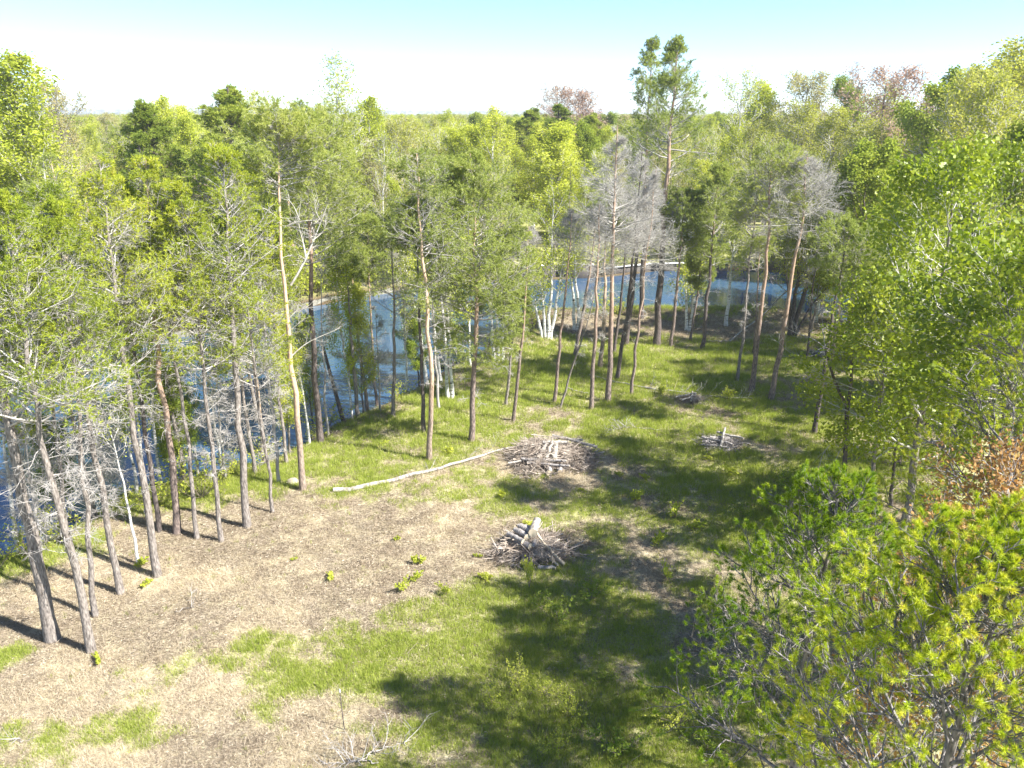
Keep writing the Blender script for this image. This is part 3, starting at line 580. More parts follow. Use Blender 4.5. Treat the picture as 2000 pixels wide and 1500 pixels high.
# ---------------------------------------------------------------- shared tree models for the woods, 13 m tall, copied
def model(kind, seed):
    r_ = np.random.default_rng(seed); s = r_.normal(size=2)*0.4
    p = [(0, 0, -0.3), (s[0]*.3, s[1]*.3, 5), (s[0], s[1], 9), (s[0]*1.2, s[1]*1.2, 13)]
    if kind == 'lime': q = broadleaf(p, 0.13, 2.0, 2.4, r_, n1=22, n2=9, n3=6, leaves=13, lsize=0.11, ang=0.40, limb=.5, twig_r=.008); mt = ('grey_bark', 'pale_twig', 'lime_leaf')
    if kind == 'green': q = broadleaf(p, 0.17, 2.5, 2.8, r_, n1=17, n2=10, n3=7, leaves=20, lsize=0.13, ang=0.65); mt = ('dark_bark', 'brown_twig', 'green_leaf')
    if kind == 'olive': q = broadleaf(p, 0.15, 3.0, 2.9, r_, n1=16, n2=10, n3=7, leaves=7, lsize=0.10, ang=0.42, twig_r=0.010); mt = ('grey_bark', 'pale_twig', 'olive_leaf')
    if kind == 'bud': q = broadleaf(p, 0.15, 3.5, 2.8, r_, n1=15, n2=11, n3=8, leaves=7, lsize=0.09, ang=0.42, twig_r=0.011); mt = ('grey_bark', 'twig', 'bud_leaf')
    if kind == 'red': q = broadleaf(p, 0.16, 4.0, 3.2, r_, n1=15, n2=11, n3=8, leaves=4, lsize=0.10, ang=0.45, twig_r=0.012); mt = ('grey_bark', 'brown_twig', 'red_leaf')
    if kind == 'birch': q = broadleaf(p, 0.12, 3.5, 2.0, r_, n1=13, n2=8, n3=6, leaves=10, lsize=0.11, ang=0.40, limb=0.6); mt = ('birch_bark', 'limb_white', 'lime_leaf')
    if kind == 'pine': q = conifer(p, 0.17, 4.0, 3.0, 'scots', r_, lod=0.5, dens=1.25); mt = ('scots_bark', 'brown_twig', 'dark_needle')
    if kind == 'scots': q = conifer(p, 0.15, 5.5, 2.7, 'scots', r_, lod=0.5, dens=1.3, gap=.15); mt = ('orange_bark', 'twig', 'scots_needle')
    if kind == 'jack': q = conifer(p, 0.13, 4.5, 2.1, 'jack', r_, lod=0.9, dens=0.85, dead_from=2.5, dead_n=10, needle=(0.13, 0.03)); mt = ('grey_bark', 'twig', 'jack_needle')
    if kind == 'wisp': q = broadleaf(p, 0.12, 4.5, 2.3, r_, n1=13, n2=8, n3=6, leaves=4, lsize=0.09, ang=0.42, up=.12, twig_r=.012); mt = ('birch_bark', 'pale_twig', 'lime_leaf')
    if kind == 'wpine': q = conifer(p, 0.22, 1.5, 3.4, 'jack', r_, lod=0.9, dens=1.25, n_br=75, needle=(0.17, 0.035)); mt = ('dark_bark', 'brown_twig', 'dark_needle')
    if kind == 'spruce': q = conifer(p, 0.14, 0.8, 2.3, 'spruce', r_, lod=0.5, dens=1.1); mt = ('dark_bark', 'brown_twig', 'dark_needle')
    if kind == 'aspen': q = broadleaf(p, 0.16, 3.0, 2.5, r_, n1=18, n2=11, n3=8, leaves=9, lsize=0.10, ang=0.8, elong=1.1, twig_r=.004); mt = ('grey_bark', 'pale_twig', 'aspen_leaf')
    out = []
    for nm, mb, mk, sm, vv in (('trunk', q[0], mt[0], True, False), ('branches', q[1], mt[1], False, False), ('foliage', q[2], mt[2], False, True)):
        out.append((nm, mb.build_mesh(nm, M[mk], sm, vv)))
    return out
MODELS = {k: [model(k, 900+i*10+s) for s in range(n_)] for i, (k, n_) in enumerate([('lime', 4), ('green', 3), ('olive', 3), ('bud', 2), ('red', 2), ('birch', 3), ('pine', 3), ('scots', 3), ('jack', 4), ('spruce', 1), ('aspen', 3), ('wpine', 2), ('wisp', 3)])}
KN = {'lime': ('leafy_tree', 'leafy tree'), 'green': ('leafy_tree', 'leafy tree'), 'olive': ('leafy_tree', 'leafy tree'), 'bud': ('budding_tree', 'budding tree'), 'red': ('maple_tree', 'maple tree'),
      'birch': ('birch_tree', 'birch tree'), 'pine': ('pine_tree', 'pine tree'), 'scots': ('pine_tree', 'pine tree'), 'jack': ('pine_tree', 'pine tree'), 'spruce': ('spruce_tree', 'spruce tree'), 'wisp': ('slender_tree', 'slender tree'), 'wpine': ('pine_tree', 'pine tree'), 'aspen': ('aspen_tree', 'aspen tree')}
pr = np.random.default_rng(55)
USED = []
def copy_model(kind, x, y, h, wide=1.0, label=None, group=None, v=None, rz=None, name=None):
    mods = MODELS[kind]; md = mods[pr.integers(len(mods)) if v is None else v % len(mods)]
    rz = pr.uniform(0, 6.28) if rz is None else rz
    root = empty(name or KN[kind][0], (x, y, float(height(x, y))), label, KN[kind][1], group, rz)
    s = h/13.0; root.scale = (s*wide, s*wide, s)
    for nm, me in md:
        o = bpy.data.objects.new(nm, me); C.objects.link(o); o.parent = root
    USED.append((x, y)); return root
def landmark(kind, px, ytop, Y, wide, label, v=0):
    p = at(px, ytop, Y); gz = float(height(p[0], Y)); return copy_model(kind, p[0], Y, p[2]-gz, wide, label, v=v)
LAND = [
 ('lime', 45, 150, 62, 1.5, 'tall bright lime tree highest at the left edge of the skyline', 0), ('lime', -45, 190, 66, 1.4, 'bright lime tree cut by the left edge, behind the tallest lime tree', 1),
 ('bud', 105, 190, 84, 1.0, 'bare pinkish budding crown poking out beside the tallest lime tree', 0),
 ('wpine', 310, 198, 66, 1.35, 'broad dark green pine left of the pointed skyline pine', 0), ('wpine', 262, 262, 63, 1.1, 'low dark green pine on the left flank of the broad dark pine', 1),
 ('wpine', 418, 168, 62, 1.45, 'pointed yellow-green pine breaking the skyline above the left canopy', 2), ('wisp', 500, 205, 84, 1.2, 'sparse pale green tree right of the pointed skyline pine', 2),
 ('wisp', 640, 146, 80, 1.35, 'lone wispy tree leaning above the skyline with a pale trunk', 0), ('lime', 720, 216, 95, 1.3, 'lime tree at the skyline just right of the lone wispy tree', 3),
 ('wpine', 1015, 212, 118, 1.6, 'dark pine with layered top on the skyline, left of the broad pine group', 0), ('wpine', 1090, 205, 100, 1.7, 'broad dark pine in front of the red budding maples', 1), ('wpine', 1135, 222, 98, 1.3, 'second dark pine touching the broad one before the red maples', 2),
 ('red', 1108, 190, 125, 1.3, 'reddish budding maple behind the broad dark pine', 0), ('red', 1158, 196, 122, 1.4, 'reddish budding maple between the dark pines and the tall pair', 1),
 ('lime', 1085, 262, 84, 1.9, 'wide glowing lime tree with white fanning limbs beyond the seawall', 0), ('lime', 1380, 330, 84, 1.4, 'bright lime tree right of the tallest pine trunk', 1),
 ('wisp', 1450, 168, 92, 1.3, 'pale open-crowned birch with clean white trunk on the skyline', 1), ('lime', 1490, 188, 100, 1.1, 'thin yellow-green tree beside the pale open-crowned birch', 2),
 ('bud', 1580, 172, 98, 1.5, 'tan budding crown on the skyline above the olive trees', 1), ('green', 1652, 180, 112, 0.9, 'small bright green tree standing between tan crown and white birch tops', 0), ('spruce', 1685, 180, 115, 0.8, 'narrow spruce tip on the skyline', 0),
 ('birch', 1715, 188, 96, 1.2, 'three-forked white birch top left of the pink maple', 2), ('red', 1765, 162, 92, 1.7, 'pink budding maple with spreading crown on the right skyline', 0), ('red', 1815, 205, 88, 1.3, 'salmon budding maple right behind the pink maple', 1),
 ('green', 1845, 205, 70, 1.0, 'dark green dense tree under the salmon maple', 1), ('green', 1870, 180, 78, 1.2, 'green tree rising to the tall olive tree at right', 2),
 ('olive', 1930, 140, 62, 1.5, 'tallest olive budding tree of the right skyline', 0), ('olive', 1990, 168, 58, 1.3, 'olive tree cut by the right edge of the skyline', 1), ('olive', 1620, 240, 78, 1.5, 'wide yellow-olive tree with leaning dark limbs', 2), ('olive', 1540, 230, 82, 1.4, 'yellow-olive tree behind the silvery dead crown', 0), ('olive', 1700, 270, 74, 1.4, 'yellow-olive tree beside the leafy aspens', 1),
 ('scots', 850, 300, 84, 1.4, 'hazy grey-green pine across the pond behind the orange-grey pine', 0), ('spruce', 552, 218, 120, 0.7, 'needle-thin spruce tip left of the lone wispy tree', 0),
 ('spruce', 1112, 315, 80, 0.55, 'slim blue-green spruce in front of the wide glowing lime tree', 0), ('spruce', 432, 180, 95, 0.7, 'thin spruce top behind the pointed skyline pine', 0),
]
for a in LAND: landmark(*a)

# right-hand woods: leafy aspens and pines on the shaded side of the clearing
def hero_broad(px, cy, cr, wpx, name, cat, mats, label, seed, **kw):
    r_ = np.random.default_rng(seed); b0 = gh(*px[0]); Yb = b0[1]; dist = math.sqrt(b0[0]**2+b0[1]**2+225)
    path = [np.array([0, 0, -.1])] + [at(x, y, Yb)-b0 for x, y in px[1:]]
    parts = broadleaf(path, 0.5*wpx/F*dist*.9, (at(1000, cy, Yb)-b0)[2], cr, r_, **kw)
    USED.append((b0[0], b0[1])); return put_tree(name, b0, parts, mats, label, cat)
AS = dict(n1=24, n2=9, n3=6, leaves=9, lsize=0.125, ang=1.0, up=0.05, elong=1.1, twig_r=.0035)
hero_broad([(1760,1090),(1778,930),(1800,800),(1838,600),(1860,330)], 900, 2.4, 17, 'aspen_tree', 'aspen tree', ('grey_bark', 'pale_twig', 'aspen_leaf'), 'largest yellow-green aspen, its grey trunk showing below the glossy crown at the shade edge', 401, **AS)
hero_broad([(1705,1010),(1712,900),(1722,760),(1738,560)], 900, 2.0, 10, 'aspen_tree', 'aspen tree', ('grey_bark', 'pale_twig', 'aspen_leaf'), 'smaller aspen whose leafy side spills over the forked dead tree', 402, **AS)
hero_broad([(1850,985),(1862,800),(1880,600),(1905,300)], 860, 2.6, 13, 'aspen_tree', 'aspen tree', ('grey_bark', 'pale_twig', 'aspen_leaf'), 'aspen behind the largest one with grey forked upper trunk', 403, **AS)
hero_broad([(1918,1290),(1932,1150),(1960,900),(1995,560)], 820, 2.2, 22, 'aspen_tree', 'aspen tree', ('grey_bark', 'pale_twig', 'aspen_leaf'), 'aspen with grey trunk showing beside the brown oak leaves', 404, **AS)
r_ = np.random.default_rng(77)
# forked dead tree
b0 = gh(1647, 988); Yb = b0[1]; tb, bb = MB(), MB(); L_ = lambda x, y: at(x, y, Yb)-b0
for pts, r0, r1 in (([(1647,992),(1650,900),(1655,795)], .10, .085), ([(1655,795),(1640,770),(1620,715),(1612,680)], .065, .04), ([(1655,795),(1664,765),(1662,735),(1664,680),(1672,620)], .075, .03)):
    q = arr_path([L_(*p) for p in pts], 8); tubes(tb, q, np.linspace(r0, r1, 8), 7)
for pts, r0 in (([(1612,680),(1608,640),(1606,600)], .03), ([(1612,680),(1590,660),(1560,655),(1535,640)], .025), ([(1612,685),(1580,700),(1540,690),(1520,668)], .02), ([(1612,680),(1630,650),(1645,600)], .022), ([(1612,690),(1590,730),(1575,742)], .015), ([(1648,875),(1620,862),(1608,880),(1600,920),(1590,940)], .02), ([(1648,870),(1630,900),(1615,930),(1580,950)], .015), ([(1640,730),(1620,738),(1580,735)], .02), ([(1662,700),(1690,660),(1700,620)], .025)):
    q = arr_path([L_(*p) for p in pts], 8); q[1:, 1] += np.cumsum(r_.normal(size=7)*.05); tubes(bb, q, r0*np.linspace(1, .3, 8), 5)
    s1, s2 = grow(q[None], np.zeros(8, int), r_.uniform(.2, 1, 8), .8, r_.uniform(.25, .8, 8), 5, 0, .15, None, .009, r_=r_); tubes(bb, s1, s2, 3)
    ix = np.repeat(np.arange(8), 4); s3, s4 = grow(s1, ix, r_.uniform(.3, 1, 32), .7, r_.uniform(.1, .3, 32), 3, 0, .15, None, .005, r_=r_); tubes(bb, s3, s4, 3)
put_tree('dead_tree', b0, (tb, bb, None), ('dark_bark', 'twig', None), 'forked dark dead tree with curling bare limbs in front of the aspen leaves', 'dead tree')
# dark multi-stem tree on the bank
b0 = gh(1545, 655); Yb = b0[1]; tb, bb, fb = MB(), MB(), MB()
for pts, r0 in (([(1543,656),(1550,590),(1560,530),(1562,450)], .2), ([(1548,655),(1562,600),(1580,540),(1595,470),(1640,380)], .2), ([(1552,655),(1575,610),(1605,570),(1660,520)], .1), ([(1541,656),(1545,600),(1535,540),(1530,470)], .12)):
    path = [at(x, y, Yb)-b0 for x, y in pts]; path[0][2] = -.2
    a, b_, f_ = broadleaf(path, r0, max(2.5, path[-1][2]*.4), 2.2, r_, n1=9, n2=8, n3=6, leaves=6, lsize=.12)
    for V_, Q_ in zip(a.V, a.Q): tb.quads(V_, Q_-Q_.min())
    for V_, Q_ in zip(b_.V, b_.Q): bb.quads(V_, Q_-Q_.min())
    for V_, Q_, v_ in zip(f_.V, f_.Q, f_.vq): fb.quads(V_, Q_-Q_.min(), v_)
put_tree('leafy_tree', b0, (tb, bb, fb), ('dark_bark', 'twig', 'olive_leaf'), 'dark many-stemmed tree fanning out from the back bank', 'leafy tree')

RW = [  # kind, x, y, h, wide, label
 ('spruce', 15.2, 27.5, 4.6, 1.7, 'low dark spruce at the foot of the aspens, its skirts in deep shade'), ('spruce', 17.5, 31.5, 6.5, 1.3, 'taller dark spruce behind the low one at the aspens'), ('spruce', 21.0, 36, 9, 1.2, 'dark blue-green spruce deep in the right woods'),
 ('jack', 17.5, 19.0, 12.0, 1.0, 'yellow-green pine behind the nearest pine boughs'), ('aspen', 19.5, 24.5, 12.3, 1.0, 'aspen with yellow leaves at the right edge'), ('pine', 20.5, 30, 13.8, 1.0, 'dark pine between the aspens at the right edge'),
 ('aspen', 18.4, 36, 11.0, .9, 'aspen rising just left of the dark spruces'), ('green', 24, 36, 14, 1.1, 'bushy green tree deep at the right edge'), ('aspen', 22.5, 42, 11.8, 1.0, 'aspen on the far side of the right woods'), ('olive', 27, 44, 15.5, 1.2, 'olive budding tree above the aspens'),
 ('green', 23.5, 50, 12, 1.2, 'green tree behind the rear stick pile'), ('lime', 21.8, 54, 10, 1.0, 'young lime tree at the corner of the back bank'), ('olive', 30, 52, 16, 1.2, 'tall olive tree near the right edge'), ('green', 32, 45, 15, 1.1, 'dense green tree half out of the picture'), ('scots', 20.3, 46.5, 9.0, 1.0, 'small pine with orange stem beside the rear stick pile'),
 ('aspen', 12.5, 13.5, 12.2, 1.0, 'aspen beyond the right edge shading the clearing'), ('green', 15.5, 15.5, 12.5, 1.1, 'leafy tree beyond the right edge throwing the widest shadow'),
 ('pine', 17.5, 21.5, 12.4, 1.1, 'dark pine beyond the brown oak'), ('scots', 24.5, 28.5, 14.0, 1.0, 'pine at the right edge over the aspens'), ('green', 28, 38, 14.5, 1.2, 'broad green tree behind the olive ones'), ('olive', 35, 60, 17, 1.2, 'olive tree furthest back at the right edge'), ('green', 27, 58, 12, 1.2, 'green tree across the pond corner'), ('lime', 24.5, 61.5, 11, 1.0, 'lime tree at the end of the pond'),
]
for k, x, y, h, wd, lb in RW:
    if k == 'lime' and y > 61: continue
    copy_model(k, x, y, h, wd, lb)

# nearest pines at the right: long needles, seen from above
def near_pine(x, y, h, seed, label, cr=2.6, zc=None, n_br=34):
    r_ = np.random.default_rng(seed); base = np.array([x, y, float(height(x, y))]); zc = zc or h*0.42
    p = arr_path([(0, 0, -.2), (.1, .05, h*.4), (-.1, .1, h*.75), (0, 0, h)], 14); tb, bb, fb, cb = MB(), MB(), MB(), MB()
    p[1:-1, :2] += r_.normal(size=(12, 2))*0.05; tt = np.linspace(0, 1, 14); Rd = 0.13*(1-.86*tt); tubes(tb, p, Rd, 10)
    z = np.linspace(zc, h*.985, n_br); t = t_at_z(p, z); f = (z-zc)/(h-zc)
    L = cr*np.clip((1-f)**.55, .2, 1)*r_.uniform(.75, 1.15, n_br)
    az = np.arange(n_br)*2.399+r_.uniform(0, .6, n_br)
    B, BR = grow(p[None], np.zeros(n_br, int), t, 1.25-.65*f, L, 8, .055, .10, az, .034*(1-.6*f), r_=r_, rend=.3); tubes(bb, B, BR, 6)
    ns = 10; ix = np.repeat(np.arange(n_br), ns); ts = np.tile(np.linspace(.2, .98, ns), n_br); sl = L[ix]*(.42*(1-ts)+.16)+.1
    S, SR = grow(B, ix, ts, r_.uniform(.6, 1.0, len(ix)), sl, 6, .06, .13, None, .0125, flat=.35, r_=r_); tubes(bb, S, SR, 5)
    nt_ = 7; ix2 = np.repeat(np.arange(len(S)), nt_); t2 = np.tile(np.linspace(.25, .98, nt_), len(S))
    tl = (.13+.28*sl[ix2])*r_.uniform(.6, 1.2, len(ix2))
    W, WR = grow(S, ix2, t2, r_.uniform(.5, .9, len(ix2)), tl, 4, .12, .14, None, .0042, r_=r_, rend=.6); tubes(bb, W, WR, 4)
    # bare crooked twigs inside the crown
    ix = np.repeat(np.arange(n_br), 4); D, DR = grow(B, ix, r_.uniform(.1, .8, len(ix)), 1.1, r_.uniform(.15, .6, len(ix)), 5, -.03, .22, None, .006, r_=r_); tubes(bb, D, DR, 3)
    live = r_.random(len(W)) < np.clip(.35+ts[ix2]*.8, 0, 1)
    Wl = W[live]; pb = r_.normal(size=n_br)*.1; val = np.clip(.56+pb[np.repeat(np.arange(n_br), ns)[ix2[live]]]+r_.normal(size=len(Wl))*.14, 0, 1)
    k = len(Wl)
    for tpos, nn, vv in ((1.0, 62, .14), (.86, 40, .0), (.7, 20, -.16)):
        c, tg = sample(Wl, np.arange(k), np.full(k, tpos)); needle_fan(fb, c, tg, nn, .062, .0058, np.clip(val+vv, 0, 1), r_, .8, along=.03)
    # pale upright candles on some tips
    tip = Wl[r_.random(k) < .16]; q, qr = grow(tip, np.arange(len(tip)), np.full(len(tip), .99), .2, r_.uniform(.03, .07, len(tip)), 3, .8, .05, None, .005, r_=r_); tubes(cb, q, qr, 4)
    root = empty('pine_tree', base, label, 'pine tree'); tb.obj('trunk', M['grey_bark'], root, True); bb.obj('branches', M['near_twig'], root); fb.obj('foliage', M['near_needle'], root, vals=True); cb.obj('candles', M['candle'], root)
    # cones
    co = MB(); cp, _ = sample(S, r_.integers(0, len(S), 45), r_.uniform(.4, .9, 45))
    e, er = grow(cp[:, None]+np.array([[0, 0, 0], [0, 0, .01]]), np.arange(45), np.zeros(45), .5, .05, 4, 0, .1, None, .014, r_=r_); er[:] = np.array([.006, .018, .017, .004]); tubes(co, e, er, 6); co.obj('cones', M['dark_bark'], root)
    USED.append((x, y)); return root
M['candle'] = flat_mat('candle', (0.55, 0.36, 0.16), c2=(0.40, 0.30, 0.10))
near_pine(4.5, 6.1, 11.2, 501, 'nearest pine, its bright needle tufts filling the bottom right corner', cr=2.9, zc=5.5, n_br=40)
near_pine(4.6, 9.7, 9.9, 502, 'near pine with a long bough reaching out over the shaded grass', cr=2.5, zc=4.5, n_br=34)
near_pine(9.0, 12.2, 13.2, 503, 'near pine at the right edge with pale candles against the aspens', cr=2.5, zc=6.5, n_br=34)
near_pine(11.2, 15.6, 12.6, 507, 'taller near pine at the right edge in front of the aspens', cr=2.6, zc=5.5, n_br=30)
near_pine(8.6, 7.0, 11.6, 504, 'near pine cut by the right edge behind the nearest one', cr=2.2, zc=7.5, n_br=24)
def near_oak(x, y, h, cr, seed, label):
    r_ = np.random.default_rng(seed); parts = broadleaf([(0, 0, -.1), (.1, 0, h*.5), (0, .1, h)], .08, h*.5, cr, r_, n1=20, n2=9, n3=6, leaves=9, lsize=.058, ang=.95, twig_r=.004)
    put_tree('oak_tree', np.array([x, y, float(height(x, y))]), parts, ('grey_bark', 'twig', 'brown_leaf'), label, 'oak tree'); USED.append((x, y))
near_oak(6.6, 9.6, 8.7, 1.5, 405, 'oak holding rusty brown leaves between the near pines')
near_oak(8.4, 11.0, 9.3, 1.6, 406, 'second rusty brown oak cut by the right edge')

# slim trees crowding the near shore on the left
SHORE = [('jack', -21.5, 24.5, 11.5), ('jack', -17.8, 28.3, 12.0), ('jack', -14.6, 30.6, 11.0), ('scots', -12.4, 33.4, 11.5), ('wisp', -19.5, 27.2, 9.0), ('wisp', -15.8, 30.4, 9.5), ('wisp', -13.0, 31.2, 8.5), ('wisp', -10.3, 34.6, 8.0), ('birch', -16.8, 29.9, 8.0), ('birch', -8.4, 37.6, 8.5), ('jack', -24.5, 22.0, 12.0), ('wisp', -21.0, 25.6, 8.5)]
SLB = ['yellow-green pine at the shore leftmost of the row', 'yellow-green pine at the shore behind the white sapling', 'yellow-green pine at the shore behind the four joined-shadow pines', 'grey-green pine at the shore behind the spindly dead tree', 'thin open tree at the water behind the second thickest pines', 'thin open tree at the water behind the peeling pine', 'thin open tree at the water behind the sturdy flaky pine', 'thin open tree at the water beside the dark-trunked pine',
       'young birch at the water behind the slim leaning pines', 'young birch at the water beside the broken leaning trunk', 'yellow-green pine cut by the left edge at the shore', 'thin open tree at the water at the left edge']
for (k, x, y, h), lb in zip(SHORE, SLB):
    while float(signed(x, y)) < .8: x += .25; y -= .25
    copy_model(k, x, y, h, .9, lb)
for k, x, y, h, lb in (('lime', -8.2, 38.6, 6.5, 'young lime tree at the water behind the small pine pair'), ('lime', -3.9, 44.0, 6.0, 'young lime tree at the water left of the two-stem birch'), ('wisp', -6.2, 41.5, 8.5, 'thin open tree at the water behind the thin greyish dead tree'), ('lime', -11.6, 34.5, 6.0, 'young lime tree at the water behind the tall orange pine'), ('birch', -2.6, 46.0, 9.0, 'young birch at the water behind the orange-grey pine'), ('green', -15.0, 30.5, 4.8, 'bushy green young tree at the water behind the peeling pine')):
    while float(signed(x, y)) < .6: x += .2; y -= .2
    copy_model(k, x, y, h, 1.0, lb)
# ---------------------------------------------------------------- woods beyond the water
avoid = [g(150, 560, 0)[:2], g(1290, 430)[:2]]
GRP = {'lime': ('lime green leafy tree in the wood beyond the pond', 'lime green trees beyond the pond'), 'green': ('mid green bushy tree in the wood beyond the pond', 'mid green trees beyond the pond'),
       'olive': ('yellow-olive budding tree in the wood beyond the pond', 'olive trees beyond the pond'), 'bud': ('tan budding tree in the wood beyond the pond', 'tan budding trees beyond the pond'),
       'birch': ('slim white-stemmed birch in the wood beyond the pond', 'birches beyond the pond'), 'pine': ('dark green pine in the wood beyond the pond', 'dark pines beyond the pond'),
       'scots': ('grey-green pine in the wood beyond the pond', 'grey-green pines beyond the pond'), 'jack': ('yellow-green pine in the trees beyond the water on the left', 'yellow-green pines beyond the left water'), 'wisp': ('thin open-crowned tree with few leaves in the wood beyond the pond', 'thin open trees beyond the pond')}
cand = []
y = 57.0
while y < 205:
    st = 3.5 + (y-57)*0.02; lim = 0.70*y+8; x = -lim
    while x < lim:
        xx = x+pr.uniform(-.45, .45)*st; yy = y+pr.uniform(-.45, .45)*st; cand.append((xx, yy)); x += st
    y += st
cand = np.array(cand); sg = signed(cand[:, 0], cand[:, 1])
house_a = (-46.5, 79.0); house_b = (19.5, 100.0)
# only the side across the water
cnt = {}; MASS = []
for (x, y), s in zip(cand, sg):
    if s < 2.0 or not across(x, y): continue
    if abs(x-house_a[0]) < 8 and -13 < y-house_a[1] < 6: continue
    if abs(x-house_b[0]) < 4.5 and -22 < y-house_b[1] < 5: continue
    if s < 7 and not (pr.random() < (0.75 if x < 0 else .3)): continue
    if min((x-u)**2+(y-v_)**2 for u, v_ in USED) < 4: continue
    left = x < -14 and y < 85
    if left: k = pr.choice(['jack', 'lime', 'pine', 'scots', 'green', 'olive'], p=[.30, .27, .12, .12, .12, .07])
    else: k = pr.choice(['lime', 'green', 'olive', 'bud', 'birch', 'pine', 'scots', 'wisp'], p=[.27, .05, .18, .15, .15, .05, .05, .10])
    if x/y > .28: k = pr.choice(['olive', k, 'bud'], p=[.5, .4, .1])
    cnt[k] = cnt.get(k, 0)+1
    hh = pr.uniform(9.0, 13.4) if y > 75 else pr.uniform(8, 12.5)
    if pr.random() < .06: hh = pr.uniform(13.5, 15.2)
    if s < 7: hh *= pr.uniform(.5, .8)
    if y > 150: hh = pr.uniform(10.5, 14)
    lf = sum(cnt.get(q, 0) for q in ('lime', 'olive', 'green'))
    if y > 100 and (lf > 245 and k in ('lime', 'olive', 'green') or cnt[k] > 280):
        MASS.append((x, y, hh/13., ['lime', 'green', 'olive', 'bud', 'birch', 'pine', 'scots', 'wisp', 'jack'].index(k))); continue
    col = x/y; wh = 'far left' if col < -.38 else 'left of centre' if col < -.12 else 'in the middle' if col < .14 else 'right of centre' if col < .34 else 'far right'
    rw = 'front rows' if y < 92 else 'middle rows' if y < 130 else 'back rows'
    copy_model(k, x, y, hh, pr.uniform(.95, 1.35)*(1.35 if y > 150 else 1), GRP[k][0].replace(' in the wood beyond the pond', '').replace(' in the trees beyond the water on the left', '')+', '+rw+' of the wood, '+wh, GRP[k][1]+', '+rw+', '+wh)
print('woods', cnt, len(USED))

# far woods out to the horizon: one mass
def far_src(kind, v=0):
    md = MODELS[kind][v]; out = bpy.data.meshes.new('far_tree'); import bmesh
    bm = bmesh.new(); mats_ = []
    for i, (nm, me) in enumerate(md):
        n0 = len(bm.faces); bm.from_mesh(me); bm.faces.ensure_lookup_table(); mats_.append(me.materials[0])
        for f_ in bm.faces[n0:]: f_.material_index = i
    bm.to_mesh(out); bm.free()
    for q in mats_: out.materials.append(q)
    return bpy.data.objects.new('far_tree_source', out)
KL = ['lime', 'green', 'olive', 'bud', 'birch', 'pine', 'scots', 'wisp', 'jack']
fx, fy, fs, fk = [list(q) for q in zip(*MASS)] if MASS else ([], [], [], [])
y = 205.0
while y < 4800:
    st = 5.6+(y-205)*.022; lim = .74*y+20; x = -lim
    while x < lim:
        fx.append(x+pr.uniform(-.5, .5)*st); fy.append(y+pr.uniform(-.5, .5)*st); fs.append(pr.uniform(.74, 1.03)); fk.append(pr.choice(9, p=[.34, .08, .19, .17, .07, .07, .05, .03, 0])); x += st
    y += st*.9
fx, fy, fs, fk = map(np.array, (fx, fy, fs, fk))
def instancer(name, pts, rot, scl, kidx, sources, label, cat):
    me = bpy.data.meshes.new(name); me.vertices.add(len(pts)); me.vertices.foreach_set('co', np.asarray(pts, np.float32).ravel())
    for nm, tp, da in (('rotz', 'FLOAT', rot), ('scl', 'FLOAT_VECTOR', scl), ('kid', 'INT', kidx)):
        a = me.attributes.new(nm, tp, 'POINT'); a.data.foreach_set('value' if tp != 'FLOAT_VECTOR' else 'vector', np.asarray(da, np.int32 if tp == 'INT' else np.float32).ravel())
    o = bpy.data.objects.new(name, me); C.objects.link(o); tag(o, label, cat, kind='stuff')
    ng = bpy.data.node_groups.new(name, 'GeometryNodeTree'); ng.interface.new_socket('Geometry', in_out='INPUT', socket_type='NodeSocketGeometry'); ng.interface.new_socket('Geometry', in_out='OUTPUT', socket_type='NodeSocketGeometry')
    N = ng.nodes; Lk = ng.links; gi = N.new('NodeGroupInput'); go = N.new('NodeGroupOutput'); jo = N.new('GeometryNodeJoinGeometry')
    def attr(nm, tp):
        q = N.new('GeometryNodeInputNamedAttribute'); q.data_type = tp; q.inputs[0].default_value = nm; return q.outputs[0]
    rz_, sc_, kk = attr('rotz', 'FLOAT'), attr('scl', 'FLOAT_VECTOR'), attr('kid', 'INT')
    cx = N.new('ShaderNodeCombineXYZ'); Lk.new(rz_, cx.inputs[2]); er = N.new('FunctionNodeEulerToRotation'); Lk.new(cx.outputs[0], er.inputs[0])
    for i, s in enumerate(sources):
        ip = N.new('GeometryNodeInstanceOnPoints'); oi = N.new('GeometryNodeObjectInfo'); oi.inputs['Object'].default_value = s; oi.inputs['As Instance'].default_value = True
        cm = N.new('FunctionNodeCompare'); cm.data_type = 'INT'; cm.operation = 'EQUAL'; Lk.new(kk, cm.inputs[2]); cm.inputs[3].default_value = i
        Lk.new(gi.outputs[0], ip.inputs['Points']); Lk.new(cm.outputs[0], ip.inputs['Selection']); Lk.new(oi.outputs['Geometry'], ip.inputs['Instance'])
        Lk.new(er.outputs[0], ip.inputs['Rotation']); Lk.new(sc_, ip.inputs['Scale']); Lk.new(ip.outputs[0], jo.inputs[0])
    Lk.new(jo.outputs[0], go.inputs[0]); md = o.modifiers.new('scatter', 'NODES'); md.node_group = ng; return o
fz = height(fx, fy); wid = fs*(1.1+np.clip((fy-205)/900, 0, 3.5))
# low wooded rise along the horizon
rise = np.clip((fy-2600)/1800, 0, 1)*(4+26*vnoise(fx, fy, 600, 9))
instancer('far_woods', np.stack([fx, fy, fz+rise], -1), pr.uniform(0, 6.28, len(fx)), np.stack([wid, wid, fs], -1), fk,
          [far_src(k) for k in KL], 'spring forest running unbroken to the horizon', 'forest')

